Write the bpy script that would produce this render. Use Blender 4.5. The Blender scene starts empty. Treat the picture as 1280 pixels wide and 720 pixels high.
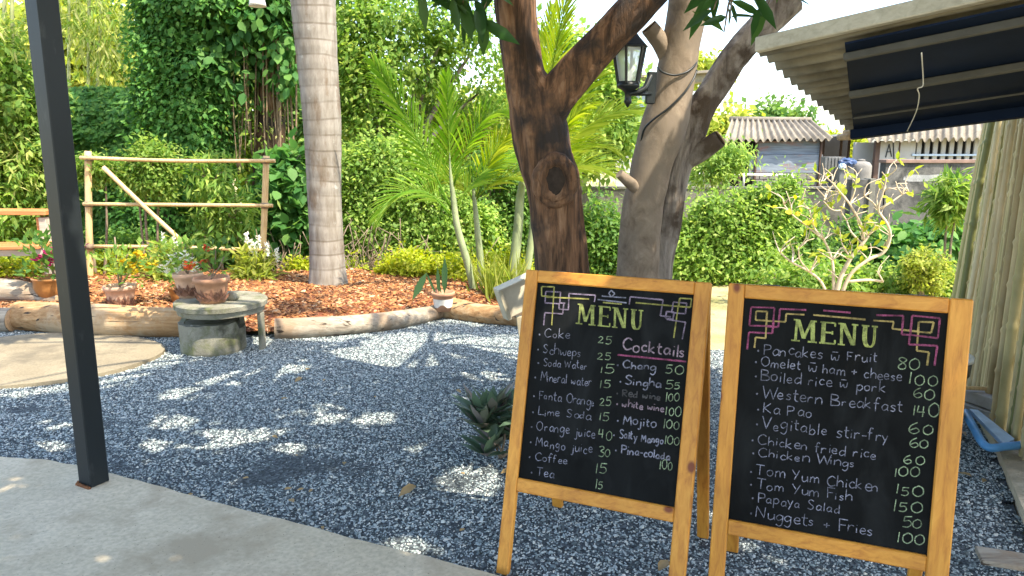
import bpy, bmesh, math, random
import numpy as np
from mathutils import Vector, Matrix, noise
random.seed(7)
rng = np.random.default_rng(11)
R_ = math.radians
scn = bpy.context.scene
COL = scn.collection

# ------------------------------------------------------------------ camera, sky, sun, exposure
CAM = np.array([0.0, 0.0, 1.55]); FPX = 950.0; PITCH = math.atan(180/950)
cam = bpy.data.cameras.new('camera'); cam.sensor_width = 36; cam.lens = FPX/1280*36
cam.clip_start = 0.05; cam.clip_end = 3000
camo = bpy.data.objects.new('camera', cam); COL.objects.link(camo)
camo.location = CAM; camo.rotation_euler = (math.pi/2-PITCH, 0, 0); scn.camera = camo

SUN_EL, SUN_AZ = 57.0, -38.0        # azimuth counter-clockwise from +x
S = np.array([math.cos(R_(SUN_EL))*math.cos(R_(SUN_AZ)), math.cos(R_(SUN_EL))*math.sin(R_(SUN_AZ)), math.sin(R_(SUN_EL))])
w = bpy.data.worlds.new('World'); scn.world = w; w.use_nodes = True
nt = w.node_tree; sky = nt.nodes.new('ShaderNodeTexSky'); sky.sky_type = 'NISHITA'; sky.sun_disc = False
sky.sun_elevation = R_(SUN_EL); sky.sun_rotation = R_(90-SUN_AZ); sky.dust_density = 1.8; sky.air_density = 1.0; sky.ozone_density = .4
bg = nt.nodes['Background']; nt.links.new(sky.outputs[0], bg.inputs[0]); bg.inputs[1].default_value = 0.15
sl = bpy.data.lights.new('sun', 'SUN'); sl.energy = 2.7; sl.angle = R_(0.53); sl.color = (1, .91, .76)
so = bpy.data.objects.new('sun', sl); COL.objects.link(so)
so.rotation_euler = Vector(S).to_track_quat('Z', 'Y').to_euler(); so.location = (4, -2, 9)
scn.view_settings.view_transform = 'Standard'; scn.view_settings.look = 'None'
scn.view_settings.exposure = 2.15; scn.view_settings.gamma = 1
scn.cycles.max_bounces = 8; scn.cycles.transmission_bounces = 6; scn.cycles.transparent_max_bounces = 6
scn.cycles.use_denoising = True

# ------------------------------------------------------------------ measuring helpers (pixels of the 1280x720 photograph -> metres)
FW = np.array([0, math.cos(PITCH), -math.sin(PITCH)]); UP = np.array([0, math.sin(PITCH), math.cos(PITCH)]); RT = np.array([1.0, 0, 0])
def ray(u, v): return (u-640)/FPX*RT + FW - (v-360)/FPX*UP
def at(u, v, Y): r = ray(u, v); return CAM + r*(Y/r[1])
def gnd(u, v, z=0.0): r = ray(u, v); return CAM + r*((z-CAM[2])/r[2])
def onplane(u, v, o, n): r = ray(u, v); return CAM + r*(np.dot(o-CAM, n)/np.dot(r, n))
def unit(a): a = np.asarray(a, float); return a/np.linalg.norm(a)

# ------------------------------------------------------------------ mesh helpers
class MB:
    def __init__(s): s.v = []; s.f = []; s.sm = []
    def add(s, vs, fs, smooth=False):
        k = len(s.v); s.v += [tuple(map(float, p)) for p in vs]
        s.f += [tuple(i+k for i in f) for f in fs]; s.sm += [smooth]*len(fs); return s
    def box(s, c, size, rz=0, ax=None):
        c = np.array(c, float); h = np.array(size, float)/2
        if ax is None: ax = [np.array([math.cos(rz), math.sin(rz), 0]), np.array([-math.sin(rz), math.cos(rz), 0]), np.array([0, 0, 1.0])]
        b = min(.004, min(h)*.3)
        vs = []; 
        for sx in (-1, 1):
            for sy in (-1, 1):
                for sz in (-1, 1):
                    for k in range(3):
                        q = [sx*h[0], sy*h[1], sz*h[2]]
                        for j in range(3):
                            if j != k: q[j] -= b*(1 if q[j] > 0 else -1)
                        vs.append(c+q[0]*ax[0]+q[1]*ax[1]+q[2]*ax[2])
        ii = lambda sx, sy, sz, k: ((sx*2+sy)*2+sz)*3+k
        fs = []
        def add(f):
            P = [vs[i] for i in f]; n = np.cross(P[1]-P[0], P[2]-P[0]); m = sum(P)/len(P)
            fs.append(tuple(f) if np.dot(n, m-c) > 0 else tuple(reversed(f)))
        for k in range(3):
            o = [j for j in range(3) if j != k]
            for sg in (0, 1):
                q = []
                for a, bb in ((0, 0), (0, 1), (1, 1), (1, 0)):
                    t = [0, 0, 0]; t[k] = sg; t[o[0]] = a; t[o[1]] = bb; q.append(ii(*t, k))
                add(q)
        for k in range(3):
            o = [j for j in range(3) if j != k]
            for a in (0, 1):
                for bb in (0, 1):
                    q = []
                    for e in (0, 1):
                        t = [0, 0, 0]; t[k] = e; t[o[0]] = a; t[o[1]] = bb
                        q.append((ii(*t, o[0]), ii(*t, o[1])))
                    add([q[0][0], q[0][1], q[1][1], q[1][0]])
        for sx in (0, 1):
            for sy in (0, 1):
                for sz in (0, 1): add([ii(sx, sy, sz, 0), ii(sx, sy, sz, 1), ii(sx, sy, sz, 2)])
        return s.add(vs, fs)
    def bar(s, a, b, wd, th, up=(0, 0, 1)):
        a = np.array(a, float); b = np.array(b, float); x = unit(b-a); y = np.cross(np.array(up, float), x)
        if np.linalg.norm(y) < 1e-4: y = np.cross((0, 1, 0), x)
        y = unit(y); z = np.cross(x, y)
        return s.box((a+b)/2, (np.linalg.norm(b-a), wd, th), ax=[x, y, z])
    def tube(s, pts, rad, n=8, cap=True, smooth=True, fn=None):
        pts = np.array(pts, float); m = len(pts)
        rad = np.full(m, rad) if np.isscalar(rad) else np.array(rad, float)
        T = np.gradient(pts, axis=0); T /= np.linalg.norm(T, axis=1)[:, None]+1e-9
        ref = np.array([0, 1.0, 0]) if abs(T[0][1]) < .9 else np.array([1.0, 0, 0])
        vs = []; x = unit(np.cross(ref, T[0]))
        for i in range(m):
            x = unit(x-T[i]*np.dot(x, T[i])); y = np.cross(T[i], x)
            for k in range(n):
                a = 2*math.pi*k/n; d = math.cos(a)*x+math.sin(a)*y; r = rad[i]
                if fn: r = fn(i/(m-1), a, r, pts[i], d)
                vs.append(pts[i]+d*r)
        fs = [(i*n+k, i*n+(k+1) % n, (i+1)*n+(k+1) % n, (i+1)*n+k) for i in range(m-1) for k in range(n)]
        s.add(vs, fs, smooth)
        if cap:
            k0 = len(s.v)-m*n
            s.f += [tuple(k0+k for k in reversed(range(n))), tuple(k0+(m-1)*n+k for k in range(n))]; s.sm += [False, False]
        return s
    def lathe(s, prof, c=(0, 0, 0), n=28, smooth=True, sq=(1, 1), wob=0):
        c = np.array(c, float); vs = []
        for r, z in prof:
            for k in range(n):
                a = 2*math.pi*k/n; q = 1+wob*noise.noise(Vector((math.cos(a)*1.5+c[0], math.sin(a)*1.5, z*4)))
                vs.append(c+np.array([r*q*math.cos(a)*sq[0], r*q*math.sin(a)*sq[1], z]))
        m = len(prof)
        s.add(vs, [(i*n+k, i*n+(k+1) % n, (i+1)*n+(k+1) % n, (i+1)*n+k) for i in range(m-1) for k in range(n)], smooth)
        k0 = len(s.v)-m*n
        if prof[0][0] > 1e-4: s.f.append(tuple(k0+k for k in reversed(range(n)))); s.sm.append(False)
        if prof[-1][0] > 1e-4: s.f.append(tuple(k0+(m-1)*n+k for k in range(n))); s.sm.append(False)
        return s
    def prism(s, poly, z0, z1):
        n = len(poly); poly = [np.array(p, float) for p in poly]
        area = sum(poly[i][0]*poly[(i+1) % n][1]-poly[(i+1) % n][0]*poly[i][1] for i in range(n))
        if area < 0: poly = poly[::-1]
        vs = [(p[0], p[1], z0) for p in poly]+[(p[0], p[1], z1) for p in poly]
        return s.add(vs, [tuple(reversed(range(n))), tuple(range(n, 2*n))]+[(i, (i+1) % n, n+(i+1) % n, n+i) for i in range(n)])
    def build(s, name, mat, parent=None, origin=None):
        me = bpy.data.meshes.new(name); v = np.array(s.v, float)
        if origin is not None: v = v-np.array(origin, float)
        me.from_pydata(v.tolist(), [], s.f); me.polygons.foreach_set('use_smooth', s.sm)
        me.materials.append(mat); me.update()
        return link(name, me, parent, origin)
def link(name, me, parent=None, origin=None):
    o = bpy.data.objects.new(name, me); COL.objects.link(o)
    if parent is not None:
        o.parent = parent; l = parent.location; p = parent.parent
        off = -np.array(l)
        if p is not None: off = off-np.array(p.location)
        if origin is not None: off = off+np.array(origin)
        o.location = off
    elif origin is not None: o.location = origin
    return o
def tag(o, label=None, cat=None, group=None, kind=None):
    if label: o['label'] = label
    if cat: o['category'] = cat
    if group: o['group'] = group
    if kind: o['kind'] = kind
    return o
def thing(name, loc, label, cat, group=None):
    o = bpy.data.objects.new(name, None); COL.objects.link(o); o.location = [float(q) for q in loc]; o.empty_display_size = .1
    return tag(o, label, cat, group)
def struct(o): o['kind'] = 'structure'; return o
def spline(P, k=8):
    P = np.array(P, float); out = []
    Q = np.vstack([2*P[0]-P[1], P, 2*P[-1]-P[-2]])
    for i in range(1, len(Q)-2):
        for t in np.linspace(0, 1, k, endpoint=False):
            a, b, c, d = Q[i-1], Q[i], Q[i+1], Q[i+2]
            out.append(.5*(2*b+(c-a)*t+(2*a-5*b+4*c-d)*t*t+(3*b-a-3*c+d)*t**3))
    out.append(P[-1]); return np.array(out)

# ------------------------------------------------------------------ materials
class NT:
    def __init__(s, name):
        s.m = bpy.data.materials.new(name); s.m.use_nodes = True; s.t = s.m.node_tree; s.t.nodes.clear()
        s.out = s.n('OutputMaterial'); s.tc = s.n('TexCoord')
    def n(s, t, **k):
        x = s.t.nodes.new('ShaderNode'+t)
        for a, b in k.items(): setattr(x, a, b)
        return x
    def l(s, a, b): s.t.links.new(a, b)
    def co(s, scale=(1, 1, 1), src='Object'):
        m = s.n('Mapping'); m.inputs['Scale'].default_value = scale if not np.isscalar(scale) else (scale,)*3
        s.l(s.tc.outputs[src], m.inputs[0]); return m.outputs[0]
    def noise(s, scale, detail=4, co=None, rough=.6, dist=0):
        x = s.n('TexNoise'); x.inputs['Scale'].default_value = scale; x.inputs['Detail'].default_value = detail
        x.inputs['Roughness'].default_value = rough; x.inputs['Distortion'].default_value = dist
        s.l(co if co is not None else s.co(), x.inputs['Vector']); return x.outputs[0]
    def ramp(s, fac, stops):
        x = s.n('ValToRGB'); e = x.color_ramp.elements
        while len(e) < len(stops): e.new(.5)
        for q, (p, c) in zip(e, stops): q.position = p; q.color = (*c, 1) if len(c) == 3 else c
        s.l(fac, x.inputs[0]); return x.outputs[0]
    def mix(s, fac, a, b, mode='MIX'):
        x = s.n('Mix', data_type='RGBA', blend_type=mode)
        for val, i in ((fac, 0), (a, 6), (b, 7)):
            if hasattr(val, 'links') or hasattr(val, 'is_linked'): s.l(val, x.inputs[i])
            elif i == 0: x.inputs[0].default_value = val
            else: x.inputs[i].default_value = (*val, 1)
        return x.outputs[2]
    def bump(s, h, strength=.5, dist=.01, prev=None):
        x = s.n('Bump'); x.inputs['Strength'].default_value = strength; x.inputs['Distance'].default_value = dist
        s.l(h, x.inputs['Height'])
        if prev is not None: s.l(prev, x.inputs['Normal'])
        return x.outputs[0]
    def bsdf(s, col, rough=.6, nrm=None, spec=.4, metal=0):
        b = s.n('BsdfPrincipled')
        if hasattr(col, 'is_linked'): s.l(col, b.inputs['Base Color'])
        else: b.inputs['Base Color'].default_value = (*col, 1)
        if hasattr(rough, 'is_linked'): s.l(rough, b.inputs['Roughness'])
        else: b.inputs['Roughness'].default_value = rough
        b.inputs['Specular IOR Level'].default_value = spec; b.inputs['Metallic'].default_value = metal
        if nrm is not None: s.l(nrm, b.inputs['Normal'])
        return b.outputs[0]
    def done(s, sh): s.l(sh, s.out.inputs[0]); return s.m

def leaf_mat(name, cols, trans=.4, tcol=None, rough=.55, nscale=1.2, spec=.2):
    m = NT(name); g = m.n('NewGeometry')
    c = m.ramp(g.outputs['Random Per Island'], [(i/(len(cols)-1), q) for i, q in enumerate(cols)])
    nz = m.ramp(m.noise(nscale, 3), [(.3, (.72, .75, .7)), (.7, (1.2, 1.15, 1.05))])
    c = m.mix(1.0, c, nz, 'MULTIPLY')
    b = m.bsdf(c, rough, spec=spec)
    t = m.n('BsdfTranslucent'); hs = m.n('HueSaturation'); hs.inputs['Hue'].default_value = .485; hs.inputs['Saturation'].default_value = 1.1
    hs.inputs['Value'].default_value = 2.0; m.l(c, hs.inputs['Color'])
    m.l(hs.outputs[0], t.inputs[0])
    x = m.n('MixShader'); x.inputs[0].default_value = trans; m.l(b, x.inputs[1]); m.l(t.outputs[0], x.inputs[2])
    return m.done(x.outputs[0])
def plain(name, col, rough=.6, var=.25, scale=8, bump=.15, bs=60, bd=.004, spec=.4, metal=0):
    m = NT(name); n = m.noise(scale, 5)
    d = tuple(q*(1-var) for q in col); l_ = tuple(min(1, q*(1+var)) for q in col)
    return m.done(m.bsdf(m.ramp(n, [(.3, d), (.7, l_)]), rough, m.bump(m.noise(bs, 4), bump, bd), spec, metal))
def wood_mat(name, dark, mid, light, axis=2, scale=1.0, rough=.5, knots=True, bump=.12):
    m = NT(name); sc = [14*scale]*3; sc[axis] = .9*scale
    co = m.co(tuple(sc)); n = m.noise(3.0, 6, co, .65, .6)
    c = m.ramp(n, [(.25, dark), (.5, mid), (.75, light)])
    big = m.noise(2.2*scale, 2); c = m.mix(1.0, c, m.ramp(big, [(.3, (.8, .78, .74)), (.7, (1.12, 1.1, 1.1))]), 'MULTIPLY')
    if knots:
        v = m.n('TexVoronoi'); v.inputs['Scale'].default_value = 5.2*scale; sk = [1.5]*3; sk[axis] = 1.0
        m.l(m.co(tuple(sk)), v.inputs['Vector'])
        k = m.ramp(v.outputs['Distance'], [(.08, (1, 1, 1)), (.15, (0, 0, 0))])
        c = m.mix(k, c, (dark[0]*.45, dark[1]*.3, dark[2]*.5))
    return m.done(m.bsdf(c, rough, m.bump(n, bump, .004), .4))
def bark_mat(name, stops, scale=1.0, vs=.22, bump=.8, bd=.02, rough=.85, patch=None, pscale=1.5):
    m = NT(name); co = m.co((9*scale, 9*scale, 9*scale*vs)); n = m.noise(1.6, 8, co, .68, .5)
    n2 = m.noise(45*scale, 4)
    c = m.ramp(n, stops)
    if patch: c = m.mix(m.ramp(m.noise(pscale, 5), [(.48, (0, 0, 0)), (.6, (1, 1, 1))]), c, patch)
    nb = m.bump(n2, .3, .004, m.bump(n, bump, bd))
    return m.done(m.bsdf(c, rough, nb, .25))
def concrete_mat(name, a, b, stain=None, scale=2.5, moss=None, bump=.35):
    m = NT(name); n = m.noise(scale, 8, rough=.65); f = m.noise(scale*30, 4)
    c = m.ramp(n, [(.3, a), (.68, b)])
    c = m.mix(1.0, c, m.ramp(f, [(.3, (.82, .82, .82)), (.62, (1.1, 1.1, 1.1))]), 'MULTIPLY')
    if stain: c = m.mix(m.ramp(m.noise(scale*.8, 6, rough=.7), [(.5, (0, 0, 0)), (.62, (1, 1, 1))]), c, stain)
    if moss: c = m.mix(m.ramp(m.noise(scale*1.6, 7, rough=.75, dist=.6), [(.5, (0, 0, 0)), (.66, (.8, .8, .8))]), c, moss)
    sp = m.ramp(m.noise(scale*50, 2), [(.66, (0, 0, 0)), (.74, (1, 1, 1))]); c = m.mix(sp, c, tuple(q*.4 for q in a))
    return m.done(m.bsdf(c, .88, m.bump(f, bump, .004, m.bump(n, bump, .02)), .25))
M = {}
M['soil'] = plain('soil', (.16, .12, .07), .95, .4, 1.5, .6, 30, .02)
m = NT('far ground'); gy = m.noise(.8, 6); M['ground'] = m.done(m.bsdf(m.ramp(gy, [(.35, (.16, .15, .05)), (.5, (.34, .29, .14)), (.68, (.46, .38, .2))]), .95, m.bump(m.noise(25, 5), .6, .02)))
m = NT('gravel bed'); v = m.n('TexVoronoi'); v.inputs['Scale'].default_value = 85; m.l(m.co(), v.inputs['Vector'])
c = m.ramp(v.outputs['Color'], [(.1, (.02, .025, .028)), (.5, (.05, .062, .067)), (.9, (.14, .16, .165))])
M['gravel_bed'] = m.done(m.bsdf(c, .8, m.bump(v.outputs['Distance'], 1, .012)))
m = NT('gravel stones'); oi = m.n('ObjectInfo')
c = m.ramp(oi.outputs['Random'], [(0, (.07, .088, .09)), (.3, (.2, .245, .245)), (.6, (.36, .41, .4)), (.85, (.5, .53, .5)), (1, (.68, .66, .56))])
M['stone'] = m.done(m.bsdf(c, .6, m.bump(m.noise(200, 3), .3, .002), .4))
m = NT('bark mulch chips'); oi = m.n('ObjectInfo')
c = m.ramp(oi.outputs['Random'], [(0, (.05, .022, .01)), (.25, (.18, .07, .025)), (.6, (.34, .14, .045)), (.88, (.42, .21, .085)), (1, (.46, .33, .2))])
M['mulch'] = m.done(m.bsdf(c, .8, m.bump(m.noise(60, 4), .5, .004), .3))
M['mulch_bed'] = plain('mulch bed', (.16, .05, .02), .9, .5, 18, .8, 50, .02)
M['patio'] = concrete_mat('patio concrete', (.51, .42, .28), (.7, .59, .42), stain=(.44, .35, .23), scale=1.7)
M['pad'] = concrete_mat('pad concrete', (.19, .155, .1), (.28, .235, .155), stain=(.15, .125, .085), scale=2.2)
M['old_concrete'] = concrete_mat('old mossy concrete', (.16, .15, .11), (.27, .255, .195), stain=(.09, .085, .06), scale=5, moss=(.12, .13, .05), bump=.6)
M['wall_concrete'] = concrete_mat('garden wall concrete', (.1, .097, .08), (.17, .165, .135), stain=(.06, .06, .05), scale=1.6)
M['mouldy_wall'] = concrete_mat('black mouldy wall', (.04, .04, .038), (.16, .155, .14), stain=(.03, .031, .03), scale=2.2, moss=(.03, .033, .03))
M['white_patch'] = concrete_mat('white limewash', (.2, .21, .2), (.36, .36, .35), stain=(.1, .1, .095), scale=3)
m = NT('dark painted steel'); sc = m.ramp(m.noise(14, 6, m.co((1, 1, .35))), [(.62, (.014, .018, .02)), (.8, (.06, .065, .066))])
M['steel'] = m.done(m.bsdf(sc, .42, m.bump(m.noise(40, 3), .06, .003), .28))
M['rust'] = plain('rusty steel', (.2, .08, .03), .85, .6, 30)
M['black_iron'] = plain('black iron', (.012, .016, .017), .4, .4, 20, .1)
m = NT('chalkboard'); n = m.noise(3.5, 7, m.co((1, 1, .6)), .7); sm_ = m.ramp(m.noise(2.6, 5, m.co((2.2, 2.2, .8)), .6, 1.2), [(.52, (0, 0, 0)), (.75, (.5, .5, .5))]); M['board'] = m.done(m.bsdf(m.mix(sm_, m.ramp(n, [(.35, (.003, .0035, .0035)), (.7, (.008, .009, .009))]), (.026, .028, .028)), .7, m.bump(m.noise(220, 2), .05, .001), .1))
def chalk(name, col, dens=.3):
    m = NT(name); n = m.noise(260, 3, rough=.7); n2 = m.noise(38, 4)
    f = m.ramp(n, [(dens-.02, (0, 0, 0)), (dens+.28, (1, 1, 1))]); f2 = m.ramp(n2, [(.34, (.25,)*3), (.6, (1, 1, 1))])
    f = m.mix(1.0, f, f2, 'MULTIPLY')
    return m.done(m.bsdf(m.mix(f, tuple(.1*q+.01 for q in col), col), .95, spec=.1))
M['chalk_white'] = chalk('white chalk', (.34, .34, .42), .33); M['chalk_green'] = chalk('pale green chalk', (.34, .43, .26))
M['chalk_yellow'] = chalk('yellow chalk', (.36, .34, .1), .26); M['chalk_pink'] = chalk('pink chalk', (.36, .09, .18)); M['chalk_lilac'] = chalk('lilac chalk', (.3, .24, .32))
M['chalk_rose'] = chalk('faded rose chalk', (.4, .3, .35)); M['chalk_faint'] = chalk('rubbed chalk', (.1, .095, .095))
M['chalk_lime'] = chalk('lime chalk', (.38, .42, .13), .24); M['chalk_peach'] = chalk('peach chalk', (.42, .32, .12), .24)
M['pine'] = wood_mat('honey pine', (.36, .125, .018), (.57, .25, .034), (.68, .335, .055), 2, 1.1)
M['pine_side'] = wood_mat('honey pine rail', (.36, .125, .018), (.57, .25, .034), (.68, .335, .055), 0, 1.1)
M['log_brown'] = bark_mat('peeled brown log', [(.3, (.2, .1, .045)), (.5, (.44, .27, .13)), (.7, (.6, .44, .27))], 1.0, 1, .4, .02, .75, patch=(.6, .5, .37), pscale=3)
M['log_grey'] = bark_mat('weathered grey log', [(.3, (.2, .17, .13)), (.5, (.42, .37, .29)), (.7, (.58, .52, .43))], 1.0, 1, .5, .02, .85, patch=(.42, .28, .17), pscale=3)
def log_mat(name, stops, patch):
    m = NT(name); n = m.noise(1.0, 8, m.co((2.2, 26, 26)), .7, .4); n3 = m.noise(2.6, 6, rough=.7)
    c = m.ramp(n, stops); c = m.mix(m.ramp(n3, [(.46, (0, 0, 0)), (.58, (.85, .85, .85))]), c, patch)
    crack = m.ramp(m.noise(.8, 4, m.co((1.2, 30, 30)), .5, .8), [(.33, (1, 1, 1)), (.38, (0, 0, 0))]); c = m.mix(crack, c, (.05, .035, .025))
    return m.done(m.bsdf(c, .85, m.bump(m.noise(50, 3), .3, .004, m.bump(n, .6, .015)), .2))
M['log_brown'] = log_mat('peeled brown log', [(.3, (.17, .085, .035)), (.5, (.34, .2, .09)), (.7, (.48, .33, .18))], (.42, .32, .2))
M['log_grey'] = log_mat('weathered grey log', [(.3, (.15, .12, .09)), (.5, (.31, .265, .2)), (.7, (.44, .385, .3))], (.27, .19, .12))
M['log_end'] = plain('log end grain', (.45, .3, .17), .8, .4, 25)
M['bark_dark'] = bark_mat('dark reddish bark', [(.3, (.018, .011, .008)), (.43, (.08, .045, .026)), (.55, (.2, .105, .055)), (.72, (.36, .22, .13))], 1.1, .14, 1.0, .03, .85, patch=(.035, .028, .024), pscale=2.6)
M['knot_dark'] = plain('dark knot wood', (.03, .02, .014), .9, .5, 30, .6, 60, .006)
M['bark_smooth'] = bark_mat('smooth brown bark', [(.3, (.13, .095, .064)), (.5, (.235, .18, .128)), (.72, (.34, .275, .2))], .9, .8, .35, .012, .8, patch=(.21, .165, .12), pscale=3)
M['bark_grey'] = bark_mat('cracked grey bark', [(.28, (.05, .042, .036)), (.42, (.24, .2, .165)), (.72, (.44, .385, .32))], 1.2, .16, 1.0, .025, .88, patch=(.09, .065, .045), pscale=3.2)
M['cut_wood'] = plain('sawn wood', (.5, .36, .22), .85, .3, 30)
M['twig'] = plain('grey twig', (.2, .15, .1), .85, .3, 20)
m = NT('palm trunk'); wv = m.n('TexWave', wave_type='BANDS', bands_direction='Z'); wv.inputs['Scale'].default_value = 2.1; wv.inputs['Distortion'].default_value = 3.2; wv.inputs['Detail'].default_value = 2; wv.inputs['Detail Scale'].default_value = .5
m.l(m.co(), wv.inputs['Vector'])
n = m.noise(3, 8, m.co((5, 5, 1)), .7); c = m.ramp(n, [(.3, (.14, .115, .085)), (.5, (.23, .205, .17)), (.75, (.34, .315, .275))])
msk = m.ramp(m.noise(1.7, 4, m.co((2, 2, 1))), [(.35, (.15,)*3), (.6, (1, 1, 1))])
c = m.mix(m.mix(1.0, m.ramp(wv.outputs[0], [(.0, (.75,)*3), (.07, (0, 0, 0))]), msk, 'MULTIPLY'), c, (.1, .078, .055))
c = m.mix(m.ramp(m.noise(2.4, 7, m.co((2.5, 2.5, .9)), .7), [(.55, (0, 0, 0)), (.66, (.7, .7, .7))]), c, (.13, .085, .05))
c = m.mix(m.ramp(m.noise(7, 6, rough=.7), [(.62, (0, 0, 0)), (.7, (.5, .5, .5))]), c, (.42, .42, .38))
M['palm_trunk'] = m.done(m.bsdf(c, .85, m.bump(n, .4, .008, m.bump(wv.outputs[0], .2, .01)), .25))
m = NT('bamboo pole'); n = m.noise(3, 5, m.co((2, 2, 1.2)))
oi = m.n('ObjectInfo'); c = m.ramp(oi.outputs['Random'], [(0, (.17, .18, .06)), (.15, (.34, .31, .12)), (.45, (.55, .45, .22)), (.7, (.7, .57, .32)), (.85, (.4, .29, .14)), (1, (.78, .66, .42))])
c = m.mix(1.0, c, m.ramp(n, [(.3, (.72, .74, .66)), (.7, (1.12, 1.1, 1.08))]), 'MULTIPLY')
M['bamboo'] = m.done(m.bsdf(c, .5, m.bump(n, .15, .004), .4))
M['bamboo_dry'] = wood_mat('dry bamboo', (.42, .27, .12), (.6, .42, .2), (.7, .54, .3), 2, 1.5, knots=False)
M['culm'] = plain('green bamboo culm', (.28, .3, .12), .5, .3, 6)
M['terracotta'] = plain('terracotta', (.42, .22, .125), .75, .25, 12, .3, 50, .004)
M['terracotta_pale'] = plain('pale terracotta', (.52, .33, .22), .8, .2, 9, .3, 50, .004)
M['glazed_brown'] = plain('brown glazed pot', (.3, .135, .04), .3, .4, 7, .1)
M['pot_dark'] = plain('dark leaf relief', (.19, .09, .055), .8, .3, 14)
M['pot_white'] = plain('white pot paint', (.66, .62, .54), .6, .2, 12)
M['fibre'] = plain('asbestos sheet', (.22, .2, .145), .9, .5, 3.5, .4, 25, .01)
M['roof_pale'] = plain('pale roof sheet', (.19, .165, .125), .9, .35, 2.5, .3, 20, .01)
M['fascia'] = wood_mat('weathered fascia plank', (.34, .32, .26), (.46, .44, .36), (.55, .54, .47), 0, 1, knots=False)
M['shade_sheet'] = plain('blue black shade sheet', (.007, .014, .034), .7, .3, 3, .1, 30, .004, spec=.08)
M['purlin'] = plain('grey purlin', (.075, .072, .06), .7, .3, 5)
M['white_wire'] = plain('white cord', (.7, .68, .62), .7, .1)
M['white_wall'] = plain('white painted wall', (.38, .37, .34), .8, .12, 2)
m = NT('flaking blue grey planks'); n = m.noise(2.4, 7, m.co((.6, 1, 2.5)), .7); n2 = m.noise(4, 6, m.co((.6, 1, 8)))
c = m.ramp(n2, [(.3, (.11, .135, .16)), (.65, (.23, .265, .3))]); c = m.mix(m.ramp(n, [(.53, (0, 0, 0)), (.66, (.75, .75, .75))]), c, (.27, .12, .08)); M['plank_blue'] = m.done(m.bsdf(c, .8))
M['block'] = plain('grey block', (.18, .17, .15), .9, .2, 4, .4, 30, .01)
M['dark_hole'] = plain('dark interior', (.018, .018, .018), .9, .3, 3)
M['brown_frame'] = plain('brown door frame', (.08, .045, .03), .7, .3, 6)
M['redcap'] = plain('reddish wall cap', (.2, .13, .1), .85, .3, 4)
M['pale_blue'] = plain('pale blue wall', (.4, .49, .58), .7, .1, 2)
M['blue_plastic'] = plain('sky blue plastic', (.1, .3, .56), .35, .25, 6, .05)
M['pale_blue_plastic'] = plain('faded pale blue plastic', (.42, .56, .68), .4, .2, 8, .05)
M['bin'] = plain('dark olive plastic', (.045, .055, .04), .5, .3, 6, .05)
M['bin_lid'] = plain('pale lid', (.62, .65, .63), .45, .12, 6, .05)
M['brick'] = plain('grey brick', (.36, .33, .29), .9, .25, 10, .4)
M['white_paint'] = plain('white post paint', (.62, .6, .54), .6, .18, 9)
M['cream_wood'] = plain('cream board', (.5, .43, .29), .65, .2, 9)
M['grey_board'] = plain('greyish board', (.52, .46, .34), .6, .12, 12)
M['bench_top'] = wood_mat('orange bench wood', (.32, .11, .035), (.5, .2, .07), (.62, .3, .12), 0, .8, knots=False)
M['bench_grey'] = wood_mat('grey bench wood', (.32, .28, .22), (.45, .4, .33), (.55, .5, .43), 0, .8, knots=False)
m = NT('lantern glass'); b = m.bsdf((.75, .82, .82), .25, m.bump(m.noise(60, 3), .3, .003), .6); t = m.n('BsdfTransparent'); x = m.n('MixShader'); x.inputs[0].default_value = .55; m.l(t.outputs[0], x.inputs[1]); m.l(b, x.inputs[2]); M['glass'] = m.done(x.outputs[0])
# foliage
M['l_vine'] = leaf_mat('vine leaf', [(.045, .14, .03), (.08, .205, .045), (.15, .29, .065)], .38)
M['l_bigvine'] = leaf_mat('large climber leaf', [(.04, .13, .035), (.075, .19, .05), (.14, .27, .065)], .4)
M['l_tree'] = leaf_mat('tree leaf', [(.06, .14, .02), (.12, .21, .03), (.22, .29, .04)], .5)
M['l_bush'] = leaf_mat('bright shrub leaf', [(.09, .19, .035), (.16, .27, .05), (.3, .38, .1)], .45)
M['l_bush2'] = leaf_mat('mid green shrub leaf', [(.05, .13, .03), (.1, .2, .045), (.18, .28, .06)], .42)
M['l_light'] = leaf_mat('light shrub leaf', [(.1, .2, .04), (.2, .32, .07), (.36, .46, .13)], .48)
M['l_yellow'] = leaf_mat('yellow green leaf', [(.18, .26, .02), (.3, .36, .03), (.42, .44, .07)], .42)
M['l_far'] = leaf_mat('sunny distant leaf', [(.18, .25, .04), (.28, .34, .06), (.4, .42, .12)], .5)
M['l_palm'] = leaf_mat('palm leaflet', [(.08, .19, .02), (.14, .27, .03), (.22, .34, .05)], .55)
M['l_palm_y'] = leaf_mat('sunlit palm leaflet', [(.13, .21, .02), (.2, .28, .03), (.28, .33, .05)], .55)
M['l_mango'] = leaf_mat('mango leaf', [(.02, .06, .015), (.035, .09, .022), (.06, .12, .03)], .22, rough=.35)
M['l_bamboo'] = leaf_mat('bamboo leaf', [(.12, .22, .035), (.24, .31, .06), (.42, .42, .17)], .45)
M['l_rhoeo'] = leaf_mat('purple backed leaf', [(.08, .14, .09), (.15, .22, .14), (.24, .19, .19)], .14, rough=.3)
M['l_snake'] = leaf_mat('snake plant leaf', [(.03, .075, .03), (.05, .11, .04)], .1)
M['l_dry'] = leaf_mat('dry leaf', [(.2, .11, .045), (.36, .24, .11), (.5, .4, .22)], .2)
M['f_yellow'] = leaf_mat('yellow flower', [(.5, .36, .02), (.65, .5, .04)], .3)
M['f_white'] = leaf_mat('white flower', [(.7, .7, .66), (.8, .8, .78)], .3)
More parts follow.
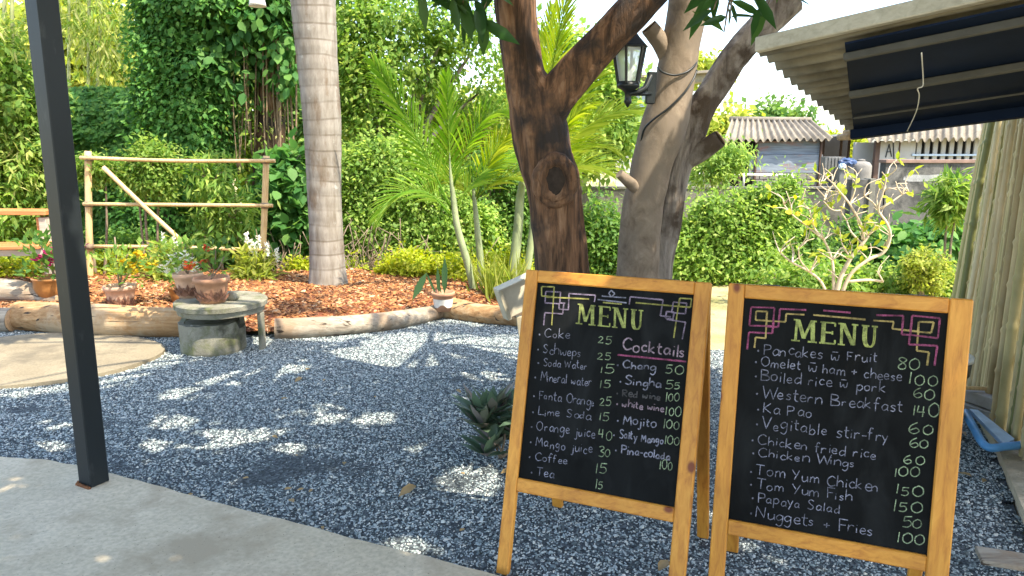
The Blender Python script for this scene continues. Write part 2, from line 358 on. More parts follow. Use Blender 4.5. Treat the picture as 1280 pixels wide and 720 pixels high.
M['f_red'] = leaf_mat('red flower', [(.5, .07, .02), (.6, .14, .04)], .3)
M['f_pink'] = leaf_mat('pink flower', [(.3, .02, .1), (.45, .05, .17)], .3)

# ------------------------------------------------------------------ foliage helpers
def rand_unit(n): a = rng.normal(size=(n, 3)); return a/np.linalg.norm(a, axis=1)[:, None]
def leaf_arrays(P, D, N, L, Wd, full=False, droop=.12, fold=.12):
    n = len(P); L = np.broadcast_to(L, n)[:, None]; Wd = np.broadcast_to(Wd, n)[:, None]
    D = D/np.linalg.norm(D, axis=1)[:, None]; Sd = np.cross(D, N); Sd /= np.linalg.norm(Sd, axis=1)[:, None]+1e-9; U = np.cross(Sd, D)
    pt = lambda t, s, u: P+D*L*t+Sd*Wd*s+U*L*u
    if full:
        vs = [pt(0, 0, 0), pt(.25, .4, fold*.5), pt(.6, .46, fold*.3-droop*.4), pt(1, 0, -droop), pt(.6, -.46, fold*.3-droop*.4), pt(.25, -.4, fold*.5), pt(.25, 0, 0), pt(.6, 0, -droop*.4)]
        fs = [(0, 6, 1, 1), (6, 7, 2, 1), (7, 3, 2, 2), (0, 5, 6, 6), (6, 5, 4, 7), (7, 4, 3, 3)]
        tri = [(0, 6, 1), (6, 2, 1), (6, 7, 2), (7, 3, 2), (0, 5, 6), (6, 5, 4), (6, 4, 7), (7, 4, 3)]
    else:
        vs = [pt(0, 0, 0), pt(.42, .5, fold*.3-droop*.2), pt(1, 0, -droop), pt(.42, -.5, fold*.3-droop*.2), pt(.45, 0, -droop*.2)]
        tri = [(0, 4, 1), (4, 2, 1), (0, 3, 4), (4, 3, 2)]
    k = len(vs); V = np.stack(vs, 1).reshape(-1, 3)
    F = (np.array(tri)[None]+(np.arange(n)*k)[:, None, None]).reshape(-1, 3)
    return V, F
def tri_mesh(name, V, F, mat, parent=None, extra=None):
    """extra: an MB whose faces use material slot 1"""
    me = bpy.data.meshes.new(name)
    me.vertices.add(len(V)); me.vertices.foreach_set('co', np.ascontiguousarray(V, np.float32).ravel())
    me.loops.add(F.size); me.loops.foreach_set('vertex_index', np.ascontiguousarray(F, np.int32).ravel())
    me.polygons.add(len(F)); me.polygons.foreach_set('loop_start', np.arange(0, F.size, 3, dtype=np.int32))
    me.update(calc_edges=True); me.materials.append(mat)
    return link(name, me, parent)
def clumps(ells, per=40, cr=.18, L=.09, W=.045, shell=.75, outw=.8, down=.35, full=False, keep=None, jit=1.0, yscale=1.0):
    """leaf clumps spread through ellipsoids [(centre, radii, nclumps)]"""
    Ps = []; Ds = []; Ns = []
    for c, r, nc in ells:
        c = np.array(c, float); r = np.array(r, float)
        d = rand_unit(nc); rad = shell+(1-shell)*rng.random(nc)**.5
        lump = np.array([1+.22*noise.noise(Vector(q*2.3)+Vector(c)) for q in d])
        lump = lump*np.where(rng.random(nc) < .16, rng.uniform(1.08, 1.38, nc), 1.0)
        cc = c+d*r*(rad*lump)[:, None]
        own = cr*(.55+.9*rng.random(nc))
        p = np.repeat(cc, per, 0)+rng.normal(size=(nc*per, 3))*np.repeat(own, per)[:, None]*.55
        o = np.repeat(d, per, 0)
        Dv = rand_unit(nc*per)*jit+o*outw+np.array([0, 0, -down]); Nv = rand_unit(nc*per)*.8+o*.6+np.array([0, 0, 1.0])
        Ps.append(p); Ds.append(Dv); Ns.append(Nv)
    P = np.vstack(Ps); D = np.vstack(Ds); N = np.vstack(Ns)
    if keep is not None: Du = D/np.linalg.norm(D, axis=1)[:, None]; k = keep(P) & keep(P+Du*L*.5) & keep(P+Du*L); P, D, N = P[k], D[k], N[k]
    n = len(P); sc = .65+.7*rng.random(n)
    return leaf_arrays(P, D, N, L*sc, W*sc, full)
def cat(*vf):
    V = []; F = []; k = 0
    for v, f in vf: V.append(v); F.append(f+k); k += len(v)
    return np.vstack(V), np.vstack(F)
def frond(base, tip, sag, nl, ll, lw, wid_tilt=.35, two=True, vshape=.35, upv=(0, 0, 1)):
    """rachis from base to tip bending down by sag, leaflets on both sides; returns (V,F) of leaflets and rachis MB"""
    base = np.array(base, float); tip = np.array(tip, float)
    mid = (base+tip)/2+np.array([0, 0, sag]); t = np.linspace(0, 1, 14)[:, None]
    C = (1-t)**2*base+2*t*(1-t)*mid+t*t*tip
    mb = MB().tube(C, np.linspace(.012, .003, 14), 5)
    tt = np.linspace(.16, .99, nl); P = []; D = []; N = []; L = []
    for q in tt:
        b = (1-q)**2*base+2*q*(1-q)*mid+q*q*tip; T = unit(2*(1-q)*(mid-base)+2*q*(tip-mid))
        sd = np.cross(T, upv); sd = unit(sd); u2 = np.cross(sd, T)
        for s in (-1, 1):
            d = unit(sd*s*(.7-.35*q)+T*(.85+.5*q)+u2*vshape+rng.normal(size=3)*.05)
            P.append(b); D.append(d); N.append(u2+.4*s*sd); L.append(ll*(math.sin(math.pi*min(1, .22+.72*q))**.6)*(.9+.2*rng.random()))
    P, D, N, L = map(np.array, (P, D, N, L))
    # three-piece drooping leaflet
    D /= np.linalg.norm(D, axis=1)[:, None]; Sd = np.cross(D, N); Sd /= np.linalg.norm(Sd, axis=1)[:, None]
    k = []; 
    for f, wd, dr in ((0, .35, 0), (.35, 1, .02), (.7, .7, .11), (1, .05, .27)):
        c = P+D*(L*f)[:, None]-np.array([0, 0, 1.0])*(L*dr)[:, None]
        k += [c+Sd*(lw*wd/2), c-Sd*(lw*wd/2)]
    V = np.stack(k, 1).reshape(-1, 3); n = len(P)
    tri = np.array([(0, 1, 3), (0, 3, 2), (2, 3, 5), (2, 5, 4), (4, 5, 7), (4, 7, 6)])
    F = (tri[None]+(np.arange(n)*8)[:, None, None]).reshape(-1, 3)
    return (V, F), mb
def mb_tri(mb):
    F = []
    for f in mb.f:
        for i in range(1, len(f)-1): F.append((f[0], f[i], f[i+1]))
    return np.array(mb.v), np.array(F)
def scatter_gn(o, density, size, smin, smax, mat, seed, flat=(0, 0), extra=None):
    g = bpy.data.node_groups.new('scatter', 'GeometryNodeTree')
    g.interface.new_socket('Geometry', in_out='INPUT', socket_type='NodeSocketGeometry'); g.interface.new_socket('Geometry', in_out='OUTPUT', socket_type='NodeSocketGeometry')
    N = g.nodes.new; gi = N('NodeGroupInput'); go = N('NodeGroupOutput')
    ico = N('GeometryNodeMeshIcoSphere'); ico.inputs['Radius'].default_value = .5; ico.inputs['Subdivisions'].default_value = 1
    sp = N('GeometryNodeSetPosition'); rn = N('FunctionNodeRandomValue'); rn.data_type = 'FLOAT_VECTOR'; rn.inputs[0].default_value = (-.16,)*3; rn.inputs[1].default_value = (.16,)*3
    g.links.new(ico.outputs[0], sp.inputs[0]); g.links.new(rn.outputs[0], sp.inputs['Offset'])
    sm = N('GeometryNodeSetMaterial'); sm.inputs['Material'].default_value = mat; g.links.new(sp.outputs[0], sm.inputs[0])
    ss = N('GeometryNodeSetShadeSmooth'); ss.inputs['Shade Smooth'].default_value = False; g.links.new(sm.outputs[0], ss.inputs[0])
    jn = N('GeometryNodeJoinGeometry'); g.links.new(gi.outputs[0], jn.inputs[0])
    for q, (dn, lo, hi) in enumerate([(density, smin, smax)]+([extra] if extra else [])):
        d = N('GeometryNodeDistributePointsOnFaces'); d.inputs['Density'].default_value = dn; d.inputs['Seed'].default_value = seed+q
        ip = N('GeometryNodeInstanceOnPoints'); g.links.new(gi.outputs[0], d.inputs[0]); g.links.new(d.outputs[0], ip.inputs[0]); g.links.new(ss.outputs[0], ip.inputs['Instance'])
        ro = N('FunctionNodeRandomValue'); ro.data_type = 'FLOAT_VECTOR'; ro.inputs[0].default_value = (-flat[0], -flat[0], -3.15); ro.inputs[1].default_value = (flat[0], flat[0], 3.15)
        sc = N('FunctionNodeRandomValue'); sc.data_type = 'FLOAT_VECTOR'; sc.inputs[0].default_value = lo; sc.inputs[1].default_value = hi
        g.links.new(ro.outputs[0], ip.inputs['Rotation']); g.links.new(sc.outputs[0], ip.inputs['Scale']); g.links.new(ip.outputs[0], jn.inputs[0])
    g.links.new(jn.outputs[0], go.inputs[0])
    md = o.modifiers.new('scatter', 'NODES'); md.node_group = g
def sheet(name, poly, z, mat, kind='structure', sub=None, hf=None):
    """ground sheet: polygon triangulated (grid-cut when hf gives heights)"""
    mb = MB()
    if hf is None: mb.add([(p[0], p[1], z) for p in poly], [tuple(range(len(poly)))])
    o = mb.build(name, mat); o['kind'] = kind; return o
def inpoly(x, y, poly):
    c = False; n = len(poly)
    for i in range(n):
        a, b = poly[i], poly[i-1]
        if (a[1] > y) != (b[1] > y) and x < (b[0]-a[0])*(y-a[1])/(b[1]-a[1])+a[0]: c = not c
    return c

# ------------------------------------------------------------------ setting: ground, gravel, patio, mulch
def hground(x, y):
    z = 0.0
    if y > 9.4: z = -1.35*min(1, (y-9.4)/3)
    if y > 24: z += min(2.2, (y-24)*.12)
    return z
mb = MB(); xs = np.concatenate([np.linspace(-400, -30, 8), np.linspace(-24, 24, 25), np.linspace(30, 400, 8)]); ys = np.concatenate([[-60, -20, -6], np.linspace(-2, 30, 33), [40, 60, 120, 300, 800]])
mb.add([(x, y, hground(x, y)-.03) for y in ys for x in xs], [(j*len(xs)+i, j*len(xs)+i+1, (j+1)*len(xs)+i+1, (j+1)*len(xs)+i) for j in range(len(ys)-1) for i in range(len(xs)-1)], True)
struct(mb.build('ground', M['ground']))
PATIO = [gnd(*q, z=.035)[:2] for q in ((-260, 545), (0, 570), (60, 575), (140, 592), (260, 625), (400, 662), (520, 692), (620, 718), (760, 748), (1000, 790), (1300, 830))]
patio_poly = [tuple(p) for p in PATIO]+[(1.2, -2.0), (-5.5, -2.0)]
for i in range(1, 9):   # a ragged pour edge
    pass
edge = spline(np.array(PATIO), 14); edge = edge+np.array([[0, .012*noise.noise(Vector((p[0]*9, p[1]*9, 0)))] for p in edge])
struct(MB().prism([tuple(p) for p in edge]+[(1.2, -2.0), (-5.5, -2.0)], -.1, .035).build('patio_slab', M['patio']))
GRAVEL = [tuple(p+np.array([0, -.15])) for p in edge]+[(1.95, 1.4), (2.0, 2.7), (2.5, 3.7), (2.85, 4.6), (1.6, 5.6), (0.35, 6.25), (-.6, 6.85), (-1.9, 6.1), (-2.8, 6.2), (-4.4, 6.3), (-6.5, 6.6), (-6.5, 4.0)]
bedmb = MB().add([(p[0], p[1], 0.0) for p in GRAVEL], [tuple(range(len(GRAVEL)))])
struct(bedmb.build('gravel_bed', M['gravel_bed']))
mb = MB(); st = .12; idx = {}
for j in range(46):
    for i in range(84):
        x = -6.5+i*st; y = 1.3+j*st
        if not inpoly(x+st/2, y+st/2, GRAVEL): continue
        q = []
        for a, b in ((0, 0), (1, 0), (1, 1), (0, 1)):
            k = (i+a, j+b)
            if k not in idx: xx, yy = x+a*st, y+b*st; idx[k] = len(mb.v); mb.v.append((xx, yy, .004+.012*noise.noise(Vector((xx*1.6, yy*1.6, 4)))+.008*noise.noise(Vector((xx*5, yy*5, 1)))))
            q.append(idx[k])
        mb.f.append(tuple(q)); mb.sm.append(True)
g = mb.build('gravel', M['gravel_bed'])
tag(g, 'blue grey crushed stone gravel covering the yard', 'gravel', kind='stuff')
scatter_gn(g, 7000, .012, (.004, .006, .003), (.013, .02, .009), M['stone'], 3, (.9, 0), (260, (.014, .018, .008), (.022, .03, .014)))
pc = gnd(20, 462, .02); PADC = (-3.55, 5.35)
pad = [(PADC[0]+.95*math.cos(a)*(1+.02*math.sin(5*a)), PADC[1]+.72*math.sin(a)*(1+.02*math.cos(4*a))) for a in np.linspace(0, 2*math.pi, 40, endpoint=False)]
struct(MB().prism(pad, -.05, .03).build('round_pad', M['pad']))
struct(MB().prism([(1.98, 2.2), (2.03, 2.72), (2.46, 3.64), (2.8, 4.5), (3.4, 4.6), (3.0, 2.2)], -.05, .05).build('kerb_strip', M['patio']))
MUL = [(-6.5, 6.55), (-4.4, 6.3), (-2.8, 6.05), (-1.9, 5.98), (-.62, 6.75), (.1, 6.4), (.45, 6.4), (.35, 8.2), (-.6, 8.45), (-2.2, 8.6), (-6.5, 8.9)]
def hm(x, y):
    e = min(1, max(0, (y-6.0-max(0, x+1.9)*.6)/.3)); return .06+.07*e+.035*noise.noise(Vector((x*1.7, y*1.7, 0)))+.015*noise.noise(Vector((x*6, y*6, 3)))
mb = MB(); st = .1; nx = int(7.2/st); ny = int(3/st); idx = {}
for j in range(ny):
    for i in range(nx):
        x = -6.5+i*st; y = 6.0+j*st
        if inpoly(x+.05, y+.05, MUL):
            q = []
            for a, b in ((0, 0), (1, 0), (1, 1), (0, 1)):
                k = (i+a, j+b)
                if k not in idx: idx[k] = len(mb.v); mb.v.append((x+a*st, y+b*st, hm(x+a*st, y+b*st)))
                q.append(idx[k])
            mb.f.append(tuple(q)); mb.sm.append(True)
g = mb.build('bark_mulch', M['mulch_bed']); tag(g, 'reddish brown bark mulch spread behind the logs', 'mulch', kind='stuff')
scatter_gn(g, 1500, .03, (.012, .016, .006), (.05, .09, .02), M['mulch'], 5, (.55, 0))

# ------------------------------------------------------------------ post and roof at the sides
b = gnd(118, 603, .035); t = thing('steel_post', b, 'black square steel post standing on the edge of the concrete patio', 'post')
MB().box((b[0], b[1], 1.45), (.09, .09, 2.83), R_(-29)).build('post_shaft', M['steel'], t)
mb = MB()
for sgn in (-1, 1):     # rusty weld blobs round the foot
    for k in range(9):
        q = b+np.array([math.cos(R_(-29)), math.sin(R_(-29)), 0])*(-.045+.011*k)+np.array([math.sin(R_(-29)), -math.cos(R_(-29)), 0])*.052
        q2 = b+np.array([math.cos(R_(-119)), math.sin(R_(-119)), 0])*(-.045+.011*k)-np.array([math.cos(R_(-29)), math.sin(R_(-29)), 0])*.052
        q = q if sgn < 0 else q2
        mb.lathe([(.0001, .012+.004*random.random()), (.007, .008), (.009, 0)][::-1], (q[0], q[1], .035), 8)
mb.build('weld_bead', M['rust'], t)
bt = thing('roof_beam', (-1.94, 3.3, 2.87), 'black steel roof beam carried by the post above the picture', 'beam')
MB().box((-1.94-.6, 3.3+.28, 2.94), (5.2, .1, .14), R_(-22)).build('beam_tube', M['steel'], bt)

# ------------------------------------------------------------------ left: bench, trellis, logs, pots
bt = thing('garden_bench', at(20, 330, 8.0)*[1, 1, 0], 'orange wooden bench partly hidden at the left edge beside the black post', 'bench')
Yb = 7.9
a0, a1 = at(-70, 264, Yb), at(66, 265, Yb)
MB().bar(a0, a1, .26, .045).build('backrest', M['bench_top'], bt)
a0, a1 = at(-70, 309, Yb-.25), at(62, 306, Yb-.25)
MB().bar(a0, a1, .4, .035).build('seat', M['bench_top'], bt)
MB().bar(at(-70, 317, Yb-.36), at(60, 315, Yb-.36), .03, .07).build('apron', M['bench_grey'], bt)
for u in (59, -50):
    p = at(u, 268, Yb); z = p[2]-.025
    MB().box((p[0], p[1]-.02, (z+.1)/2), (.075, .16, z-.1), 0).build('leg', M['bench_grey'], bt)
    MB().box((p[0]-.062, p[1]-.02, (z+.1)/2), (.04, .1, z-.1), 0).build('stile', M['bench_top'], bt)

YT = 8.2
def px_tube(pts, Y, rpx, n=8, k=5, mbx=None, noded=False):
    P = spline([at(u, v, Y) for u, v in pts], k) if len(pts) > 1 else None
    return (mbx or MB()).tube(P, rpx*Y/FPX, n)
tr = thing('bamboo_trellis', at(220, 360, YT)*[1, 1, 0]+[0, 0, .1], 'square trellis of dry bamboo poles standing in the mulch bed', 'trellis')
px_tube([(110, 189), (111, 270), (113, 362)], YT, 4.2).build('post', M['bamboo_dry'], tr)
px_tube([(333, 195), (330, 280), (326, 372)], YT, 4.0).build('post', M['bamboo_dry'], tr)
for q in ([(100, 197), (220, 201), (344, 201)], [(104, 255), (220, 256), (341, 257)], [(118, 308), (220, 309), (337, 313)]):
    px_tube(q, YT-.05, 2.3, 6).build('rail', M['bamboo_dry'], tr)
px_tube([(129, 209), (180, 258), (232, 306)], YT-.09, 3.0, 6).build('brace', M['bamboo_dry'], tr)
for u, v in ((111, 198), (332, 201), (111, 255), (331, 257), (328, 312), (112, 308)):
    p = at(u, v, YT-.02); MB().tube([p+[0, 0, -.03], p+[0, 0, .03]], .043, 8).build('binding', M['twig'], tr)

def log(name, pts, rad, label, mat, group='log edging of the flower bed', mound=.25):
    P = spline(pts, 9); m_ = len(P); rr = np.interp(np.linspace(0, 1, m_), np.linspace(0, 1, len(rad)), rad)
    def fn(t, a, r, c, d):
        q = Vector(c*2.2+d*r*6); return r*(1+.09*noise.noise(q)+.05*noise.noise(q*3.1)+(.02*noise.noise(q*9)))
    Pd = [P[i] for i in range(m_)]
    t = thing(name, P[m_//2]*np.array([1, 1, 0]), label, 'log', group)
    MB().tube(Pd, rr, 22, False, True, fn).build('trunk', mat, t)
    for e, d in ((0, P[0]-P[1]), (-1, P[-1]-P[-2])):
        mb = MB(); d = unit(d); n = 22; x = unit(np.cross((0, 0, 1), d)); y = np.cross(d, x); r = rr[e]*1.0
        mb.add([P[e]+d*.006]+[P[e]+d*.0+r*.97*(math.cos(2*math.pi*k/n)*x+math.sin(2*math.pi*k/n)*y) for k in range(n)], [(0, k+1, (k+1) % n+1) for k in range(n)])
        mb.build('cut_end', M['log_end'], t)
    return t
def lp(u, v, r): p = gnd(u, v); return p+np.array([0, r*.9, r*.9])
log('log', [lp(14, 414, .12), lp(120, 423, .13), lp(228, 424, .12)], [.125, .135, .125], 'thick peeled brown log lying behind the round concrete pad', M['log_brown'])
log('log', [lp(-60, 416, .11)+[0, -.03, 0], lp(14, 415, .105)+[0, -.06, 0]], [.12, .1], 'short grey log end at the far left edge in front of the bed', M['log_grey'])
log('log', [lp(-70, 398, .11)+[0, .18, .12], lp(10, 398, .1)+[0, .18, .09], lp(54, 402, .1)+[0, .2, .04]], [.12, .11, .07], 'grey weathered log resting on top of the other logs at the left', M['log_grey'])
log('log', [lp(341, 426, .085), lp(430, 421, .085), lp(500, 412, .08), lp(548, 401, .075)], [.09, .085, .08, .065], 'pale grey log edging the mulch right of the concrete stool', M['log_grey'])
log('log', [lp(559, 399, .09), lp(600, 405, .085), lp(665, 412, .08)], [.105, .09, .08], 'brown log with a cracked end behind the back of the small signpost', M['log_brown'])

# broken concrete stool
c = gnd(262, 447)+np.array([-.06, .24, 0])
st_ = thing('concrete_stool', c, 'broken mossy concrete stool carrying two flower pots', 'stool')
n = 44; hts = [.23+.018*noise.noise(Vector((math.cos(a)*3, math.sin(a)*3, 1)))+.012*noise.noise(Vector((a*7, 0, 5))) for a in np.linspace(0, 2*math.pi, n, endpoint=False)]
vs = []; fs = []
prof = [(.232, -.02), (.24, .02), (.238, .12), (.24, .17)]
for r, z in prof:
    for k in range(n):
        a = 2*math.pi*k/n; q = 1+.015*noise.noise(Vector((math.cos(a)*4, math.sin(a)*4, z*9))); vs.append((c[0]-.0+r*q*math.cos(a), c[1]+r*q*math.sin(a), z))
for rr_ in (.24, .2):
    for k in range(n):
        a = 2*math.pi*k/n; zz = hts[k]-(.05 if (a < .55 or a > 5.9) else 0); vs.append((c[0]+rr_*math.cos(a), c[1]+rr_*math.sin(a), zz))
fs = [(i*n+k, i*n+(k+1) % n, (i+1)*n+(k+1) % n, (i+1)*n+k) for i in range(5) for k in range(n)]+[tuple(5*n+k for k in range(n))]
MB().add(vs, fs).build('drum', M['old_concrete'], st_)
tc = at(275, 385, 5.72); zt = .365
sc_ = (tc[0]+.03, c[1]+.02, 0)
mb = MB().lathe([(.27, .29), (.315, .3), (.322, .335), (.333, .339), (.34, .345), (.343, .38), (.334, .388), (.3, .39)], (sc_[0], sc_[1], 0), 72, False, wob=.03)
mb.build('slab', M['old_concrete'], st_)
MB().box((sc_[0]+.3, sc_[1]-.02, .14), (.03, .07, .3), -.1).build('shard', M['old_concrete'], st_)
MB().lathe([(.12, 0), (.11, .15), (.13, .3)], (sc_[0]-.08, sc_[1]+.12, 0), 14, wob=.2).build('core', M['old_concrete'], st_)
stool_top = .39

# pots
def pot(name, base, r, h, label, mat, group='flower pots', flare=.72, bowl=False, deco=None, rim=True):
    t = thing(name, base, label, 'flower pot', group); b0 = base
    if bowl: prof = [(.001, 0), (r*.5, 0), (r*.82, h*.3), (r*.97, h*.62), (r*.95, h*.88), (r*1.02, h*.93), (r*1.03, h), (r*.93, h), (r*.9, h*.85), (.001, h*.84)]
    else: prof = [(.001, 0), (r*flare, 0), (r*.86, h*.5), (r*.95, h*.8), (r*1.05, h*.82), (r*1.07, h*.98), (r*1.03, h), (r*.92, h), (r*.9, h*.86), (.001, h*.85)]
    MB().lathe(prof, b0, 32).build('vessel', mat, t)
    if deco is not None: deco(t, b0, r, h, flare)
    return t
def relief(mat):
    def f(t, b0, r, h, flare):
        P = []; D = []; N = []; 
        for k in range(9):
            a = -math.pi/2+(k-4)*.33; z = h*(.08+.12*(k % 2)); rr_ = r*(flare+(.95-flare)*z/h*1.0)+.006
            for e in (-.8, 0, .8):
                out = np.array([math.cos(a), math.sin(a), 0]); tan = np.array([-math.sin(a), math.cos(a), 0])
                P.append(np.array(b0)+out*rr_*1.0+[0, 0, z]); D.append(tan*math.sin(e)+np.array([0, 0, math.cos(e)])+out*.22); N.append(out)
        V, F = leaf_arrays(np.array(P), np.array(D), np.array(N), h*.42, h*.13, True, 0, -.02)
        tri_mesh('leaf_relief', V, F, mat, t)
    return f
def sprays(center, n, spread, height, L, W, full=False, up=.6):
    c = np.array(center, float); P = c+rng.normal(size=(n, 3))*np.array(spread); P[:, 2] = c[2]+np.abs(rng.random(n))*height
    o = P-c; D = rand_unit(n)*.8+o/np.linalg.norm(o, axis=1)[:, None]*.8+np.array([0, 0, up*.3]); N = rand_unit(n)*.6+np.array([0, 0, 1.0])
    s_ = .7+.6*rng.random(n); return leaf_arrays(P, D, N, L*s_, W*s_, full)
def stems(mat, base, tips, r, parent, name='stem'):
    mb = MB()
    for q in tips: mb.tube(spline([base, (np.array(base)+q)/2+rng.normal(size=3)*.02, q], 4), r, 5)
    return mb.build(name, mat, parent)
def flowers(name, pts, size, mat, parent, petals=7):
    P = []; D = []; N = []
    for q in pts:
        for k in range(petals):
            a = 2*math.pi*k/petals+random.random(); P.append(q+rng.normal(size=3)*size*.25); D.append((math.cos(a), math.sin(a)*.8, .4+.5*random.random())); N.append((0, -.3, 1))
    V, F = leaf_arrays(np.array(P), np.array(D, float), np.array(N, float), size, size*.7); return tri_mesh(name, V, F, mat, parent)

def gp(u, v, z): return gnd(u, v, z)
# bowl with pink flowers behind the post
b0 = gp(72, 377, .1); pt = pot('flower_pot', b0, .19, .24, 'brown glazed bowl of pink flowers half hidden by the black post', M['glazed_brown'], bowl=True)
tip = b0+np.array([0, 0, .24]); V, F = sprays(tip+np.array([0, 0, .02]), 260, (.14, .12, .1), .38, .09, .045); tri_mesh('foliage', V, F, M['l_bush2'], pt)
stems(M['twig'], tip+np.array([0, 0, -.06]), [tip+np.array([dx, 0, .3]) for dx in (-.1, 0, .09)], .006, pt)
flowers('blossom', [at(u, v, b0[1]-.1) for u, v in ((60, 318), (66, 325), (52, 322), (70, 314), (45, 326), (104, 310), (62, 330))], .055, M['f_pink'], pt)
# terracotta with yellow flowers
b0 = gp(152, 384, .12); pt = pot('flower_pot', b0, .13, .2, 'terracotta pot with leaf relief and yellow flowers standing in the mulch', M['terracotta_pale'], deco=relief(M['pot_dark']))
tip = b0+np.array([0, 0, .18]); V, F = sprays(tip+np.array([.12, 0, .06]), 220, (.16, .1, .08), .28, .08, .035); tri_mesh('foliage', V, F, M['l_bush'], pt)
stems(M['twig'], tip, [tip+np.array(q) for q in ((0, 0, .45), (.1, 0, .3), (.16, .05, .28), (.2, 0, .2))], .007, pt)
flowers('blossom', [at(u+random.gauss(0, 4), v+random.gauss(0, 3), b0[1]-.05) for u, v in ((165, 322), (178, 325), (172, 332), (160, 330), (185, 338), (168, 340), (176, 318), (150, 328), (190, 330), (170, 328), (180, 334))], .05, M['f_yellow'], pt, 9)
# small brown pot behind stool
b0 = gp(224, 378, .13); pt = pot('flower_pot', b0, .085, .15, 'small brown glazed pot on the mulch behind the stool', M['glazed_brown'])
V, F = sprays(b0+np.array([0, 0, .15]), 90, (.06, .05, .05), .16, .06, .03); tri_mesh('foliage', V, F, M['l_bush2'], pt)
# two pots on stool
b0 = np.array([sc_[0]-.22, sc_[1]+.07, stool_top]); b0 = np.array([at(237, 373, sc_[1]+.08)[0], sc_[1]+.08, stool_top])
pt = pot('flower_pot', b0, .105, .19, 'patterned terracotta pot of white flowers, rear one on the stool', M['terracotta_pale'], deco=relief(M['pot_dark']))
tip = b0+np.array([0, 0, .18]); V, F = sprays(tip+np.array([-.05, .05, .05]), 220, (.11, .1, .08), .18, .06, .038); tri_mesh('foliage', V, F, M['l_bush'], pt)
stems(M['twig'], tip, [tip+np.array(q) for q in ((-.1, 0, .2), (.05, 0, .16), (-.02, .05, .22))], .005, pt)
flowers('blossom', [at(u, v, b0[1]-.02) for u, v in ((212, 326), (226, 328), (240, 330), (205, 334), (232, 320), (222, 338), (243, 338), (216, 322), (209, 340), (229, 334), (236, 325), (219, 331))], .04, M['f_white'], pt)
b0 = np.array([at(266, 378, sc_[1]-.12)[0], sc_[1]-.12, stool_top])
pt = pot('flower_pot', b0, .125, .19, 'reddish terracotta pot with a relief leaf and orange blooms, front one on the stool', M['terracotta'], deco=relief(M['pot_dark']))
tip = b0+np.array([0, 0, .17]); V, F = sprays(tip+np.array([.02, .02, .05]), 75, (.07, .06, .06), .24, .06, .035); tri_mesh('foliage', V, F, M['l_bush2'], pt)
stems(M['twig'], tip, [tip+np.array(q) for q in ((-.08, 0, .12), (.05, 0, .22), (.1, .02, .17))], .005, pt)
flowers('blossom', [at(u, v, b0[1]) for u, v in ((239, 333), (254, 328), (258, 311), (236, 336))], .04, M['f_red'], pt, 9)
p = np.array([at(291, 371, sc_[1]-.05)[0], sc_[1]-.05, stool_top])
tag(MB().lathe([(.035, 0), (.045, .025), (.035, .05), (.012, .065)], p, 12, wob=.3).build('pebble', M['old_concrete']), 'small pale stone beside the front pot on the stool', 'stone')
# pot with snake plant on the log corner
b0 = gp(554, 388, .09); pt = pot('flower_pot', b0, .1, .17, 'small white and terracotta pot with stiff snake plant leaves by the log corner', M['terracotta'])
P = []; 
for k in range(14):
    a = -math.pi/2+(k-7)*.2; P.append((a, .04+.03*math.sin(k*2.1)))
mb = MB(); n = 16; vs = []
for k in range(n+1):
    a = -math.pi*1.0+k/n*math.pi
    lo = .2+.18*max(0, math.sin(3*a)); hi = .78
    for zz in (lo, .5, hi): vs.append((b0[0]+math.cos(a)*(.1*(.72+.24*zz)+.003), b0[1]+math.sin(a)*(.1*(.72+.24*zz)+.003), b0[2]+.17*zz))
mb.add(vs, [(3*k+j, 3*k+3+j, 3*k+4+j, 3*k+1+j) for k in range(n) for j in range(2)], True); mb.build('painted_band', M['pot_white'], pt)
tip = b0+np.array([0, 0, .15])
for base_px, tp, wd in (((556, 362), (556, 322), .045), ((549, 362), (547, 335), .03), ((545, 362), (533, 341), .02), ((552, 362), (545, 345), .02)):
    a_ = tip+np.array([(base_px[0]-554)*.007, 0, 0]); b_ = at(tp[0], tp[1], b0[1]); d = b_-a_
    V, F = leaf_arrays(np.array([a_]), np.array([d]), np.array([[0, -1.0, .1]]), np.linalg.norm(d)*1.05, wd*1.3, True, 0, .04); tri_mesh('leaf', V, F, M['l_snake'], pt)
a_ = at(533, 341, b0[1]); b_ = at(515, 376, b0[1]-.05); V, F = leaf_arrays(np.array([a_]), np.array([b_-a_]), np.array([[0, -1.0, .2]]), np.linalg.norm(b_-a_), .07, True, 0, .04); tri_mesh('leaf', V, F, M['l_snake'], pt)

# small signpost seen from the back
b0 = gnd(655, 470); sp = thing('signpost', (at(655, 400, 4.9)[0], 4.9, 0), 'back of a small tilted white wooden sign box behind the left menu board', 'signpost')
o = at(640, 375, 4.9); nx_ = unit([.82, .35, .32]); nz_ = unit(np.cross(nx_, unit([-.45, 1, 0])));  ny_ = np.cross(nz_, nx_)
MB().box(o+nx_*.07, (.25, .05, .2), ax=[nx_, ny_, nz_]).build('sign_panel', M['grey_board'], sp)
MB().box(o+nx_*.07-nx_*.14, (.03, .09, .215), ax=[nx_, ny_, nz_]).build('edge_strip', M['cream_wood'], sp)
MB().box(o+nx_*.07+nz_*.11, (.3, .1, .012), ax=[nx_, ny_, nz_]).build('lid', M['grey_board'], sp)
p0 = at(650, 395, 4.93); MB().bar((p0[0]+.06, 4.93, 0), p0, .055, .04, (0, 1, 0)).build('post', M['cream_wood'], sp)

